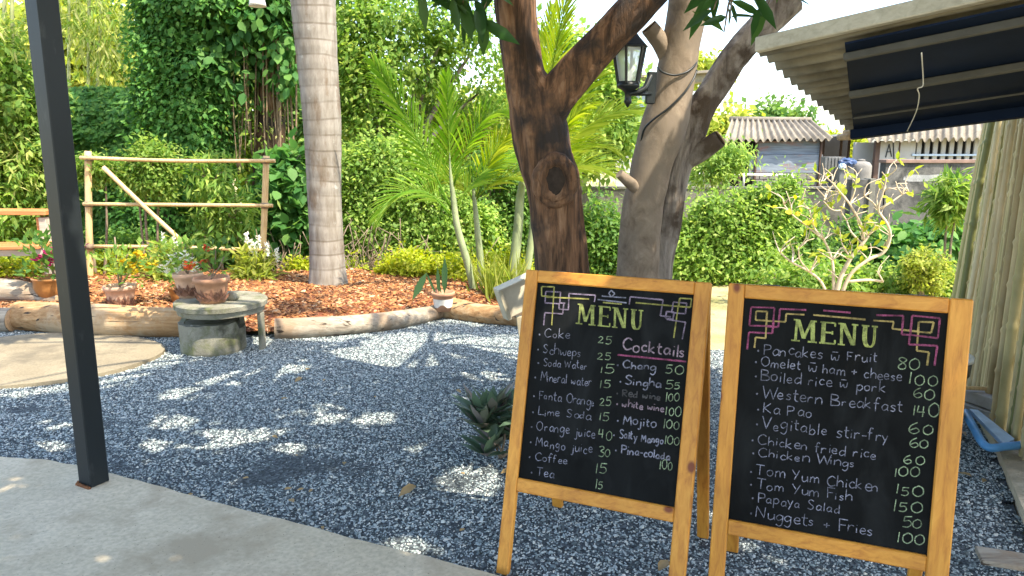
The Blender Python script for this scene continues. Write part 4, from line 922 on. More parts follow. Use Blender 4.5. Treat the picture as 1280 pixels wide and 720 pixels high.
shrub('shrub', [(1158, 328, 22, 12, 40), (1145, 345, 16, 12, 20), (1165, 350, 20, 14, 24)], 7.6, 'small pale green layered shrub right of the frangipani', 'l_far', per=40, L=.04, W=.025, cr=.08)
shrub('ground_cover', [(985, 352, 40, 12, 50), (1040, 354, 40, 12, 50), (1110, 355, 44, 12, 50), (1170, 357, 30, 12, 36)], 8.0, 'low leafy ground cover at the foot of the frangipani', 'l_bush', per=40, L=.07, cr=.12)
shrub('climber', [(352, 240, 26, 45, 60), (375, 290, 26, 40, 50), (350, 290, 26, 40, 50), (372, 220, 16, 30, 30)], 9.3, 'large-leaved climber just left of the grey palm trunk', 'l_bigvine', 'garden climbers', 18, .16, .15, .11, .7, full=True)
shrub('shrub', [(290, 305, 26, 26, 50), (170, 318, 30, 20, 50)], 9.2, 'low leafy green shrub behind the lower rail of the trellis', 'l_bush2')
shrub('clipped_shrub', [(186, 205, 24, 22, 60), (172, 225, 16, 14, 26), (200, 226, 16, 14, 24)], 8.5, 'round clipped shrub poking above the middle of the trellis', 'l_bush', per=50, L=.055, W=.024, cr=.1)
shrub('clipped_shrub', [(113, 211, 17, 11, 26), (132, 216, 12, 9, 14)], 8.35, 'small leafy tuft round the left trellis post', 'l_bush', per=50, L=.055, W=.024, cr=.08)
shrub('shrub', [(262, 225, 22, 25, 30), (290, 265, 18, 25, 26), (265, 290, 18, 25, 24)], 8.6, 'tall thin-leaved plant inside the right half of the trellis', 'l_bush', per=20, L=.13, W=.03, cr=.14)
for i, (blobs, Y, lab) in enumerate([
        ([(140, 342, 34, 16, 60), (165, 338, 26, 18, 50), (120, 345, 24, 14, 30)], 8.55, 'low yellow green hedge plant behind the yellow flower pot'),
        ([(25, 345, 40, 17, 70), (70, 350, 20, 12, 20)], 8.3, 'low yellow green plant below the orange bench'),
        ([(375, 345, 16, 16, 26), (440, 343, 14, 16, 22)], 8.7, 'low yellow green plant either side of the grey palm trunk foot'),
        ([(515, 335, 28, 17, 60), (550, 340, 25, 18, 50), (490, 345, 16, 14, 22)], 8.4, 'low yellow green plant behind the snake plant pot'),
        ([(612, 345, 28, 22, 50), (640, 340, 20, 24, 40), (580, 345, 22, 18, 40)], 8.1, 'low yellow green plant at the feet of the feather palms')]):
    shrub('low_plant', blobs, Y, lab, 'l_yellow', 'low yellow green plants along the bed', per=48, L=.05, W=.028, cr=.09)
# grassy plant and white flower spikes
for (u, v, lab, sp_) in ((318, 345, 'pale green plant with white flower spikes at the right trellis post', [(308, 292), (313, 300), (323, 296), (334, 305), (318, 305), (346, 312)]), (212, 342, 'plant with white flower spikes behind the stool pots', [(203, 292), (207, 304), (216, 296), (222, 304), (200, 312)])):
    b0 = at(u, v+12, 8.05); b0[2] = .12; t = thing('flowering_plant', b0, lab, 'plant', 'white spiked flowering plants')
    V1 = clumps([(at(u, v-8, 8.05), (.16, .12, .18), 34), (at(u, v+4, 8.05), (.14, .12, .14), 20)], 22, .09, .11, .028, .5, .6, -.3); tri_mesh('foliage', *V1, M['l_far'], t)
    for (a, c_) in sp_:
        q = at(a, c_, 8.05); mb = MB().tube(spline([b0, (b0+q)/2, q], 4), .004, 5); V2, F2 = mb_tri(mb)
        pz = np.array([q+[rng.normal()*.008, rng.normal()*.008, -.012*j] for j in range(12) for _ in range(4)]); Vf = leaf_arrays(pz, rand_unit(48)+[0, 0, .5], rand_unit(48), .03, .02); tri_mesh('flower_spike', *Vf, M['f_white'], t)
    stems(M['culm'], b0, [at(a, c_, 8.05) for a, c_ in sp_], .004, t)
# grass like tufts near the palm
b0 = at(628, 375, 7.3); b0[2] = .05
n = 150; P = b0+rng.normal(size=(n, 3))*[.13, .1, 0]; D = rand_unit(n)*.45+[0, 0, 1.0]; V1 = leaf_arrays(P, D, rand_unit(n)+[0, -1, 0], .4*(.5+rng.random(n))*.85, .018, True, .25)
tag(tri_mesh('grass_tuft', *V1, M['l_far']), 'strappy green grass tuft beside the back of the signpost', 'plant')
# dry twigs heap
b0 = at(455, 350, 9.0); b0[2] = .05; mb = MB()
for k in range(80):
    p = b0+rng.normal(size=3)*[.42, .15, .03]; e = p+rng.normal(size=3)*[.25, .12, .08]+[0, 0, .2+.35*random.random()]; mb.tube(spline([p, (p+e)/2+rng.normal(size=3)*.05, e], 3), .005, 4)
tag(mb.build('dry_brush', M['twig']), 'heap of dry grey twigs right of the palm trunk foot', 'brush')
b0 = at(350, 345, 8.9); b0[2] = .05; mb = MB()
for k in range(50):
    p = b0+rng.normal(size=3)*[.2, .15, .03]; e = p+rng.normal(size=3)*[.2, .12, .08]+[0, 0, .15+.3*random.random()]; mb.tube(spline([p, (p+e)/2+rng.normal(size=3)*.05, e], 3), .005, 4)
tag(mb.build('dry_brush', M['twig']), 'dry twiggy brush between the trellis and the palm trunk', 'brush')

# bare frangipani
YF = 7.2
fr = thing('frangipani', (at(1050, 390, YF)[0], YF, 0), 'almost bare frangipani with pale forked branches above the right menu board', 'tree')
M['pale_bark'] = plain('pale frangipani bark', (.5, .41, .29), .8, .25, 9, .3)
BR = [[(1040, 430, 9), (1043, 385, 8), (1050, 350, 6), (1062, 325, 5), (1078, 305, 4.5), (1085, 295, 4)],
      [(1044, 390, 6), (1042, 350, 4.5), (1040, 325, 3.5), (1030, 300, 3), (1018, 285, 2.5), (1012, 262, 2)],
      [(1046, 385, 6), (1062, 345, 4.5), (1085, 325, 4.5), (1105, 315, 4), (1113, 295, 3.5), (1108, 278, 3), (1098, 262, 3), (1104, 240, 2.4), (1108, 222, 2)],
      [(1098, 262, 2.6), (1115, 252, 2.2), (1128, 243, 1.8), (1136, 240, 1.4)],
      [(1042, 392, 5), (1028, 355, 3.5), (1012, 340, 3), (990, 328, 2.6), (975, 316, 2)],
      [(1080, 300, 3.5), (1076, 280, 3), (1062, 255, 2.6), (1050, 240, 2.2), (1040, 228, 1.8)],
      [(1062, 255, 2.3), (1068, 240, 2), (1070, 228, 1.5)], [(1030, 300, 2.5), (1005, 280, 2.2), (990, 268, 1.8), (980, 256, 1.5)],
      [(1050, 240, 2), (1035, 238, 1.7), (1025, 232, 1.3)], [(1060, 352, 4), (1085, 350, 3.5), (1104, 352, 3)], [(1078, 305, 3), (1064, 290, 2.4), (1058, 275, 2)], [(1012, 340, 2.4), (1000, 325, 2), (998, 310, 1.4)],
      [(1098, 262, 2.4), (1090, 252, 2), (1080, 245, 1.6)], [(1040, 325, 2.4), (1052, 310, 2), (1060, 318, 1.2)], [(1056, 252, 2), (1052, 262, 1.8), (1040, 262, 1.4), (1030, 252, 1)]]
mb = MB()
for i, bq in enumerate(BR):
    P = spline([np.append(at(u, v, YF+.25*math.sin(i*2.1)*(k/len(bq))), .48*r*YF/FPX) for k, (u, v, r) in enumerate(bq)], 6); mb.tube(P[:, :3], P[:, 3], 9, True, True, lambda t_, a, r, c, d: r*(1+.12*noise.noise(Vector(c*25))))
tw = []
for bq in BR:
    for (u, v, r_) in bq[2:]:
        for q_ in range(3):
            a = random.uniform(-2.7, -.4); l1 = random.uniform(14, 34); Y0 = YF+random.uniform(-.12, .2)
            P = spline([at(u, v, YF), at(u+l1*.5*math.cos(a)+random.gauss(0, 1), v+l1*.5*math.sin(a), Y0), at(u+l1*math.cos(a+random.gauss(0, .3)), v+l1*math.sin(a+random.gauss(0, .3)), Y0)], 3); mb.tube(P, np.linspace(.0065, .0035, len(P)), 5); tw.append(P[-1])
mb.build('branches', M['pale_bark'], fr)
P = []; D = []
for (u, v, n_) in ((1024, 230, 5), (1068, 236, 4), (1000, 255, 4), (1016, 268, 4), (1032, 276, 5), (1132, 240, 3), (1042, 255, 4), (1090, 285, 5), (1100, 300, 4), (1022, 312, 4), (1085, 275, 4), (1048, 245, 3), (1070, 320, 4), (1055, 300, 4)):
    for k in range(n_): P.append(at(u+random.gauss(0, 4), v+random.gauss(0, 3), YF-.05)); D.append(rng.normal(size=3)*.6+[0, -.2, .25])
for q_ in tw[::4]:
    for k in range(3): P.append(q_); D.append(rng.normal(size=3)*.6+[0, -.2, .2])
V1 = leaf_arrays(np.array(P), np.array(D), rand_unit(len(P))*.4+[0, -.6, .8], .09, .038, True); tri_mesh('leaves', *V1, M['l_yellow'], fr)
P = [at(u, v, YF-.06) for u, v in ((993, 268), (1016, 282), (990, 265), (1014, 280))]; V1 = leaf_arrays(np.array(P), rng.normal(size=(4, 3)), np.array([[0, -1, .3]]*4), .09, .05, True); tri_mesh('yellowing_leaves', *V1, M['f_yellow'], fr)

# ------------------------------------------------------------------ garden walls and houses on the right
Yw = 14.0; zt = at(800, 236, Yw)[2]; xa, xb = at(600, 236, Yw)[0], at(1062, 236, Yw)[0]
gw = thing('garden_wall', ((xa+xb)/2, Yw, -1.35), 'low grey concrete garden wall running behind the shrubs', 'wall')
MB().box(((xa+xb)/2, Yw, (zt-1.4)/2), (xb-xa, .18, zt+1.4)).build('wall_panel', M['wall_concrete'], gw)
MB().box(((xa+xb)/2, Yw, zt+.02), (xb-xa, .22, .04)).build('coping', M['wall_concrete'], gw)
rl = thing('pipe_railing', (at(880, 236, Yw)[0], Yw, zt+.04), 'thin white pipe railing on top of the low grey wall', 'railing')
MB().tube([at(640, 214, Yw), at(992, 219, Yw)], .022, 8).build('rail', M['white_paint'], rl)
for u in (660, 750, 840, 930, 991): MB().tube([(at(u, 220, Yw)[0], Yw, zt+.02), (at(u, 220, Yw)[0], Yw, at(u, 216, Yw)[2])], .02, 8).build('post', M['white_paint'], rl)
# mouldy wall
Ym = 12.6
def pw(u0, v0, u1, v1, Y, th=.2): 
    a, b_ = at(u0, v0, Y), at(u1, v1, Y); b_ = np.array([at(u1, v0, Y)[0], Y, b_[2]]); return ((a[0]+b_[0])/2, Y, (a[2]+b_[2])/2), (abs(b_[0]-a[0]), th, abs(a[2]-b_[2]))
mw = thing('mouldy_wall', (at(1150, 300, Ym)[0], Ym, -1.35), 'black stained concrete wall with a white smear below the barred white house', 'wall')
c_, s_ = pw(1104, 203, 1330, 420, Ym); MB().box(c_, s_).build('wall_panel', M['mouldy_wall'], mw)
c_, s_ = pw(1084, 223, 1091, 420, Ym-.03, .24); MB().box(c_, s_).build('pillar', M['wall_concrete'], mw)
c_, s_ = pw(1062, 224, 1104.5, 420, Ym, .2); MB().box(c_, s_).build('side_panel', M['mouldy_wall'], mw)
c_, s_ = pw(1103, 199.5, 1330, 203.5, Ym, .26); MB().box(c_, s_).build('coping', M['redcap'], mw)
mb = MB(); pl_ = [(1130, 221), (1138, 218), (1160, 219), (1185, 217), (1188, 222), (1172, 226), (1150, 227), (1136, 227), (1129, 225)]
vs = [at(u, v, Ym-.105) for u, v in pl_]; mb.add(vs+[p+[0, .01, 0] for p in vs], [tuple(range(len(pl_)))[::-1], tuple(range(len(pl_), 2*len(pl_)))]+[(i, (i+1) % len(pl_), len(pl_)+(i+1) % len(pl_), len(pl_)+i) for i in range(len(pl_))]); mb.build('white_smear', M['white_patch'], mw)

def corrugated(name, parent, p00, p10, p01, p11, waves, amp, mat, th=.012, na=6, rows=6, broken=0):
    """p00-p10 runs across the waves, p00-p01 along them"""
    p00, p10, p01, p11 = [np.array(q, float) for q in (p00, p10, p01, p11)]; nrm = unit(np.cross(p10-p00, p01-p00)); nrm = nrm if nrm[2] > 0 else -nrm
    nu = waves*na+1; mb = MB(); top = []; 
    for j in range(rows+1):
        for i in range(nu):
            s, t_ = i/(nu-1), j/rows; p = p00*(1-s)*(1-t_)+p10*s*(1-t_)+p01*(1-s)*t_+p11*s*t_
            jag = broken*noise.noise(Vector((s*waves*.5, j*7.3, 1))) if j in (0, rows) else 0
            top.append(p+nrm*(amp*math.cos(2*math.pi*s*waves)+.012*noise.noise(Vector((s*5, t_*5, 0))))+unit(p01-p00)*jag)
    F = [(j*nu+i, j*nu+i+1, (j+1)*nu+i+1, (j+1)*nu+i) for j in range(rows) for i in range(nu-1)]
    K = len(top); bot = [p-nrm*th for p in top]
    ed = [(i, i+1) for i in range(nu-1)]+[(rows*nu+i+1, rows*nu+i) for i in range(nu-1)]+[((j+1)*nu, j*nu) for j in range(rows)]+[(j*nu+nu-1, (j+1)*nu+nu-1) for j in range(rows)]
    mb.add(top+bot, F+[tuple(K+q for q in reversed(f)) for f in F]+[(a, a+K, b_+K, b_) for a, b_ in ed], True)
    return mb.build(name, mat, parent)
# plank shed
Yh = 18.0
sh = thing('plank_shed', (at(980, 240, Yh)[0], Yh+.5, -1.35), 'old shed with corrugated roof and flaking pale blue plank wall', 'shed')
P_ = lambda u, v, Y: at(u, v, Y)
corrugated('roof', sh, P_(905, 176, Yh-.3), P_(1041, 174, Yh-.3), P_(915, 149, Yh+1.6), P_(1012, 150, Yh+1.6), 15, .045, M['roof_pale'], rows=5, broken=.05)
rdg = MB(); rdg.tube([P_(912, 149, Yh+1.6), P_(1014, 150, Yh+1.6)], .07, 8); rdg.build('ridge_cap', M['roof_pale'], sh)
c_, s_ = pw(948, 176, 1025, 193, Yh, .06); MB().box(c_, s_).build('plank', M['plank_blue'], sh)
c_, s_ = pw(937, 193.3, 1028, 216, Yh-.05, .06); MB().box(c_, s_).build('plank', M['plank_blue'], sh)
mb = MB()
for r_ in range(3):
    for k in range(8):
        u = 937+k*11.8+(r_ % 2)*5; c_, s_ = pw(u, 216.6+r_*8, u+11, 223.8+r_*8, Yh, .15); mb.box(c_, s_)
mb.build('block_base', M['block'], sh)
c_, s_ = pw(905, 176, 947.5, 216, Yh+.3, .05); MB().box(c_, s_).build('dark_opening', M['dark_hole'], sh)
for u in (927, 946, 1027): c_, s_ = pw(u-1.2, 175, u+1.2, 240, Yh-.1, .06); MB().box(c_, s_).build('post', M['brown_frame'], sh)
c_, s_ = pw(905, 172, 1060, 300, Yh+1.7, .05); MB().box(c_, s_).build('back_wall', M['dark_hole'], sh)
# white house with bars
Yq = 17.0
wh = thing('white_house', (at(1150, 240, Yq)[0], Yq+1, -1.35), 'white house with barred window opening and graffiti letter beside the bamboo screen', 'house')
corrugated('roof', wh, P_(1083, 176, Yq-.4), P_(1300, 172, Yq-.4), P_(1083, 150, Yq+1.2), P_(1300, 140, Yq+1.2), 22, .05, M['roof_pale'], rows=4)
c_, s_ = pw(1099, 176, 1144, 300, Yq, .1); MB().box(c_, s_).build('wall', M['white_wall'], wh)
c_, s_ = pw(1144, 200.5, 1320, 300, Yq, .1); MB().box(c_, s_).build('wall', M['white_wall'], wh)
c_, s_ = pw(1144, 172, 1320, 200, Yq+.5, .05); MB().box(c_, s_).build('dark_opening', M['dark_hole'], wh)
for k in range(16):
    u = 1147+k*10.2; c_, s_ = pw(u, 172, u+5.6, 200.6, Yq-.0, .04); MB().box(c_, s_).build('bar', M['white_wall'], wh)
c_, s_ = pw(1140, 192.5, 1320, 195, Yq-.07, .04); MB().box(c_, s_).build('cross_rail', M['pale_blue'], wh)
c_, s_ = pw(1094, 176, 1100, 300, Yq-.05, .1); MB().box(c_, s_).build('door_frame', M['brown_frame'], wh)
c_, s_ = pw(1068, 178, 1094, 300, Yq+.4, .1); MB().box(c_, s_).build('side_wall', M['white_wall'], wh)
mb = MB()
for a, b_ in (((1107, 197), (1111.5, 180)), ((1111.5, 180), (1114.5, 196)), ((1108, 190), (1114, 189.5)), ((1117.5, 199), (1116.5, 178))):
    mb.bar(at(*a, Yq-.055), at(*b_, Yq-.055), .02, .024, (0, 1, 0))
mb.build('graffiti_letter', M['black_iron'], wh)
c_, s_ = pw(1124, 178, 1126, 200, Yq-.052, .02); MB().box(c_, s_).build('door_edge', M['brown_frame'], wh)
# yard clutter between the houses
wt = thing('water_tank', (at(1076, 215, 16.2)[0], 16.2, -1.35), 'pale round water tank between the two old houses', 'tank'); p = at(1076, 206, 16.2)
MB().lathe([(.2, -1.35), (.22, p[2]-.14), (.22, p[2]-.02), (.17, p[2]+.05), (.07, p[2]+.08)], (p[0], 16.2, 0), 20).build('tank_body', M['block'], wt); MB().lathe([(.08, p[2]+.08), (.08, p[2]+.11), (.02, p[2]+.12)], (p[0], 16.2, 0), 14).build('lid', M['block'], wt)
pn = thing('grey_crate', (at(1040, 215, 16.5)[0], 16.5, -1.35), 'tall dark grey crate standing right of the plank shed', 'crate'); c_, s_ = pw(1031, 196, 1052, 300, 16.5, .4); MB().box(c_, s_).build('crate_body', M['block_dark'] if 'block_dark' in M else M.setdefault('block_dark', plain('dark grey panel', (.12, .12, .11), .8, .4, 4)), pn)
mb = MB()
for k in range(5): c2, s2 = pw(1031.5+k*4.2, 197, 1034.5+k*4.2, 300, 16.28, .02); mb.box(c2, s2)
mb.build('slat', M['block_dark'], pn)
tp = thing('blue_tarpaulin', at(1058, 205, 16.0), 'crumpled dark blue tarpaulin bundle beside the water tank', 'tarpaulin')
p = at(1059, 203, 16.0)
def blobby(c, r, mat, name, parent, sq=(1, 1, 1), amp=.35):
    bm = bmesh.new(); bmesh.ops.create_icosphere(bm, subdivisions=3, radius=1)
    mb = MB(); vs = [np.array(c)+np.array(v_.co)*np.array(sq)*r*(1+amp*noise.noise(Vector(v_.co)*2.3+Vector((c[0], 0, 0)))) for v_ in bm.verts]; mb.add(vs, [tuple(v_.index for v_ in f.verts) for f in bm.faces], False); bm.free(); return mb.build(name, mat, parent)
M['tarp'] = plain('dark blue tarp', (.03, .06, .14), .5, .4, 5); blobby(p, .16, M['tarp'], 'cover', tp, (1.1, .6, .6)); blobby(p+[-.12, -.05, -.08], .07, M['pale_blue'], 'bundle', tp)
MB().box((p[0], 16.1, (p[2]-.1-1.35)/2), (.3, .25, p[2]-.1+1.35)).build('stand', M['block_dark'], tp)
# open shelter frame between the houses
of = thing('lean_to', (at(1055, 220, 19)[0], 19, -1.35), 'dark open lean-to roof on posts between the two houses', 'lean-to'); 
a_, b_ = at(1030, 172, 18.6), at(1090, 166, 18.6); MB().bar(a_, b_, 1.6, .05).build('roof', M['block_dark'], of)
for u in (1030, 1052, 1062): c_, s_ = pw(u-1.2, 174, u+1.2, 300, 18.8, .06); MB().box(c_, s_).build('post', M['brown_frame'], of)
shrub('shrub', [(1042, 187, 14, 8, 40), (1062, 188, 10, 8, 26)], 24, 'sunlit yellow green bush seen through the lean-to', 'l_yellow', zb=-1.3, cr=.3, L=.15, W=.09)
# blue grey house behind lantern
bh = thing('blue_house', (at(830, 220, 26)[0], 27, -1.2), 'pale blue house with grey flat eave behind the lantern', 'house')
c_, s_ = pw(775, 118, 862, 260, 26, .2); MB().box(c_, s_).build('wall', M['pale_blue'], bh)
MB().bar(at(770, 107, 25.6), at(885, 96.5, 25.6), .8, .3).build('eave', M['fibre'], bh)
MB().bar(at(770, 99, 25.5), at(890, 90.5, 25.5), 1.2, .08).build('roof', M['roof_pale'], bh)
MB().bar(at(770, 175, 25), at(830, 160, 25), .5, .5).build('awning', M['fibre'], bh)
mb = MB()
for k in range(9): c2, s2 = pw(776+k*4, 178, 777.5+k*4, 190, 25, .04); mb.box(c2, s2)
mb.build('balustrade', M['black_iron'], bh)
c_, s_ = pw(770, 190, 830, 260, 25, .1); MB().box(c_, s_).build('balcony_wall', M['white_wall'], bh)
# power lines
for k, (v0, v1) in enumerate(((112, 108), (128, 122))):
    P = spline([at(700, v0+3, 30), at(960, (v0+v1)/2+2, 30), at(1500, v1-10, 30)], 6); tag(MB().tube(P, .012, 5).build('overhead_wire', M['purlin']), ('upper' if k == 0 else 'lower')+' thin overhead wire crossing the sky left of the shed roof', 'wire', 'overhead wires')

# ------------------------------------------------------------------ shed roof and bamboo screen at the right
D1 = unit([-1.067, .983, -.186]); Bx = -D1
A3 = at(945, 66, 3.2); B3 = at(1066, 168, 4.3); RN = unit(np.cross(B3-A3, Bx)); RN = RN if RN[2] > 0 else -RN
rf = thing('lean_to_roof', (2.6, 3.4, 1.7), 'low corrugated shed roof with dark underside jutting in from the right', 'roof')
LEN = 2.6
corrugated('roof_sheet', rf, A3+RN*.02, B3+RN*.02, A3+Bx*LEN+RN*.02, B3+Bx*LEN+RN*.02, 15, .018, M['fibre'], .008, 8, 8)
op = lambda u, v, off=0: onplane(u, v, A3-RN*off, RN)
# fascia plank along the near edge
MB().bar(A3+Bx*.0-RN*.0+RN*.03, A3+Bx*LEN+RN*.03, .03, .06, RN).build('fascia', M['fascia'], rf)
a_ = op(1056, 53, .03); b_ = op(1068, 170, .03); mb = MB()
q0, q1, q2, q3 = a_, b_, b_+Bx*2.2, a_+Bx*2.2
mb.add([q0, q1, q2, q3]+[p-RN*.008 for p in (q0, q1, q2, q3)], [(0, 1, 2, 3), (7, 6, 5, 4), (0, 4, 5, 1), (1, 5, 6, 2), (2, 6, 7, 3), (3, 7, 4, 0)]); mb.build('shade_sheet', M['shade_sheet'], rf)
for (u, v, wd) in ((1055, 72, .022), (1062, 119, .03)):
    p = op(u, v, .055); MB().bar(p, p+Bx*2.2, wd, .03, RN).build('purlin', M['purlin'], rf)
for (u, v) in ((1067, 148),): p = op(u, v, .048); MB().bar(p, p+Bx*2.2, .007, .008, RN).build('batten', M['purlin'], rf)
p = op(1069, 168, .06); MB().bar(p-Bx*.02, p+Bx*2.2, .04, .05, RN).build('edge_beam', M['shade_sheet'], rf)
for (u, v) in ((1064, 171), (1072, 165)): q = at(u, v, 4.2); MB().tube([q, q+[0, .15, 0]], .018, 10).build('beam_end', M['cut_wood'], rf)
P = spline([op(1152, 66, .08), op(1154, 100, .08), op(1153, 108, .1), op(1147, 111, .1), op(1149, 120, .1), op(1145, 140, .1), op(1134, 164, .1)], 6)
tag(MB().tube(P, .0024, 5).build('string', M['white_wire']), 'white cord dangling under the dark shed roof', 'cord')
for i_ in range(1): c_ = (2.95, 2.1); t = thing('roof_prop', (3.1, 2.3, 0), 'timber prop carrying the shed roof outside the right edge', 'post'); MB().tube([(3.1, 2.3, 0), (3.1, 2.3, 1.75)], .05, 10).build('pole', M['bark_grey'], t)
# bamboo screen
bs = thing('bamboo_screen', (2.75, 4.2, .05), 'tall screen of greenish bamboo poles under the right hand shed roof', 'fence')
w0, w1 = np.array([2.34, 3.0]), np.array([3.05, 5.15]); d = unit(w1-w0); nrm2 = np.array([-d[1], d[0]]); L_ = np.linalg.norm(w1-w0); s_ = 0; k = 0
back = False
while k < 98:
    if s_ > L_:
        if back: break
        back = True; s_ = .01
    r_ = random.choice((.017, .021, .026)) if not back else random.uniform(.022, .028)
    p = w0+d*(s_+r_)+nrm2*(random.gauss(0, .014)-(.085 if back else 0)); ln = random.gauss(0, .022)
    ztop = 1.74+random.gauss(0, .012)+(.02 if s_ > 1.2 else .1)
    T_ = np.linspace(0, 1, 90); bow = random.gauss(0, .012); bow2 = random.gauss(0, .006)
    Pb = np.array([[p[0]+(.15*t_-.05)*(s_/L_)**2+d[0]*(ln*t_+bow*math.sin(3.1*t_)), p[1]+d[1]*(ln*t_+bow*math.sin(3.1*t_))+bow2*math.sin(6*t_), .02+(ztop-.02)*t_] for t_ in T_]); ph = random.random(); nd = random.uniform(.2, .32)
    def fb(t_, a, r, c, dd, ph=ph, nd=nd): x = ((c[2]/nd+ph) % 1.0); return r*(1+(.24 if x < .07 else -.1 if x < .13 else 0)-.1*t_)
    MB().tube(Pb, r_, 10, True, True, fb).build('bamboo_pole', M['bamboo'], bs); s_ += 2*r_*(1.2 if not back else 1.5); k += 1
for z in (.45, 1.3):
    a_ = np.append(w0+nrm2*-.06, z); b_ = np.append(w1+nrm2*-.06, z); MB().tube([a_, b_], .02, 8).build('cross_rail', M['bamboo_dry'], bs)
# bin, bricks, blue tray, plank
pb = gnd(1192, 560); bn = thing('dust_bin', (pb[0]-.02, pb[1]+.2, 0), 'dark round bin with pale lid behind the right menu board', 'bin'); bx, by = pb[0]-.02, pb[1]+.2
hb = .43
MB().lathe([(.001, 0), (.13, 0), (.15, hb*.8), (.16, hb*.82), (.165, hb), (.14, hb)], (bx, by, 0), 28).build('bin_body', M['bin'], bn); MB().lathe([(.15, hb), (.172, hb), (.172, hb+.02), (.12, hb+.045), (.001, hb+.05)], (bx, by, 0), 28).build('lid', M['bin_lid'], bn)
for k, (u, v, z, rz, lab) in enumerate(((1228, 528, .05, .5, 'lower grey brick of the small stack by the bamboo screen'), (1230, 512, .125, .35, 'upper grey brick of the small stack by the bamboo screen'))):
    p = gnd(u, v, z); q = np.array([2.62, 4.02])+np.array([k*.01, k*.02]); tag(MB().box((q[0], q[1], z+.035), (.12, .2, .068), rz).build('brick', M['brick']), lab, 'brick', 'bricks stacked by the screen')
tag(MB().tube(spline([(2.5, 4.06, .215), (2.64, 4.04, .215), (2.8, 3.98, .22)], 4), .012, 8).build('stick', M['bamboo_dry']), 'short stick lying across the stacked bricks', 'stick')
tag(MB().lathe([(.03, .2), (.034, .26), (.018, .29), (.016, .33)], (2.72, 4.06, 0), 14).build('bottle', M['bark_dark']), 'small dark bottle behind the stacked bricks against the screen', 'bottle')
tb = thing('plastic_tray', (2.42, 3.72, .06), 'upturned sky blue plastic tray lying at the foot of the screen', 'tray')
f0, f1, f2 = gnd(1206, 522, .1), gnd(1233, 558, .1), gnd(1280, 556, .1)
P = spline([f0+[0, 0, .03], f0*.5+f1*.5+[-.01, 0, .02], f1, f1*.5+f2*.5+[0, -.01, 0], f2], 8); MB().tube(P, .02, 12).build('rim', M['blue_plastic'], tb)
mb = MB(); g0, g1, g2, g3 = f0+[.02, 0, .05], gnd(1222, 512, .14), gnd(1268, 548, .12), gnd(1256, 556, .11); mb.add([g0, g1, g2, g3]+[p-[0, 0, .02] for p in (g0, g1, g2, g3)], [(0, 1, 2, 3), (7, 6, 5, 4), (0, 4, 5, 1), (1, 5, 6, 2), (2, 6, 7, 3), (3, 7, 4, 0)]); mb.build('tray_base', M['pale_blue_plastic'], tb)
p = gnd(1258, 704, .055); tag(MB().box((p[0], p[1]+.02, .06), (.16, .11, .02), -.35).build('plank', M['log_grey']), 'short weathered grey plank at the bottom right corner', 'plank')

# ------------------------------------------------------------------ purple leaved plant and fallen leaves
b0 = gnd(620, 580)+np.array([.02, .06, 0]); rh = thing('rhoeo_plant', b0, 'dark purple green strap-leaved plant left of the left menu board', 'plant')
vfs = []
for k in range(13):
    cb_ = b0+np.array([-.03+rng.normal()*.08, rng.normal()*.06, .03+.22*rng.random()]); n = 13
    a = rng.random(n)*2*math.pi; el = .25+1.1*rng.random(n); D = np.stack([np.cos(a)*np.cos(el), np.sin(a)*np.cos(el), np.sin(el)], 1)
    vfs.append(leaf_arrays(np.repeat(cb_[None], n, 0), D, np.tile([0, 0, 1.0], (n, 1))-D*.2, .17*(.7+.5*rng.random(n)), .054, True, .1, .1))
tri_mesh('foliage', *cat(*vfs), M['l_rhoeo'], rh)
stems(M['twig'], b0, [b0+np.array([rng.normal()*.06, rng.normal()*.05, .15]) for _ in range(7)], .006, rh)
FL = [(520, 607, 'long tan dry leaf lying on the gravel left of the left menu board', .12), (1215, 481+115, 'curled pale leaf on the gravel below the blue tray', .07), (823, 714, 'pale dry leaf at the bottom edge under the left menu board', .1), (378, 472, 'thin dark dry leaf on the gravel below the grey log', .09), (626, 592, 'brown dry leaf under the purple plant', .09), (1208, 545, 'brown curled leaf at the foot of the dark bin', .1), (570, 487, 'small brown leaf on the gravel below the big sun patch', .07), (1228, 603, 'small pale leaf on the gravel right of the right menu board', .06)]
for u, v, lab, L0 in FL:
    p = gnd(u, v, .02); a = random.random()*6.28; V1 = leaf_arrays(np.array([p]), np.array([[math.cos(a), math.sin(a), .1]]), np.array([[.1, -.3, 1.0]]), np.array([L0]), np.array([L0*.4]), True, .15, .2)
    tag(tri_mesh('fallen_leaf', *V1, M['l_dry']), lab, 'leaf', 'fallen leaves')
for k in range(16):
    u, v = random.uniform(230, 620), random.uniform(440, 700)
    if v > 600+max(0, (u-140))*.22: v -= 90
    p = gnd(u, v, .02); a = random.random()*6.28; L0 = random.uniform(.025, .05)
    V1 = leaf_arrays(np.array([p]), np.array([[math.cos(a), math.sin(a), .1]]), np.array([[.1, -.3, 1.0]]), np.array([L0]), np.array([L0*.5]), True, .15, .2)
    tag(tri_mesh('leaf_scrap', *V1, M['l_dry']), 'tiny scrap of dry leaf lying loose on the open gravel', 'leaf', 'leaf scraps on the gravel')
# hanging white lamp at the top
hl = thing('hanging_lamp', at(322, -8, 6.0), 'small white lamp shade hanging at the top edge in front of the ivy tree', 'lamp'); p = at(322, 8, 6.0)
MB().lathe([(.065, 0), (.06, .02), (.045, .12), (.02, .16)], p, 20).build('lamp_shade', M['white_paint'], hl); MB().tube([p+[0, 0, .15], p+[0, 0, 1.6]], .006, 6).build('cable', M['black_iron'], hl)

# ------------------------------------------------------------------ menu boards
GL = {}
def G(ch, w_, *st): GL[ch] = (w_, st)
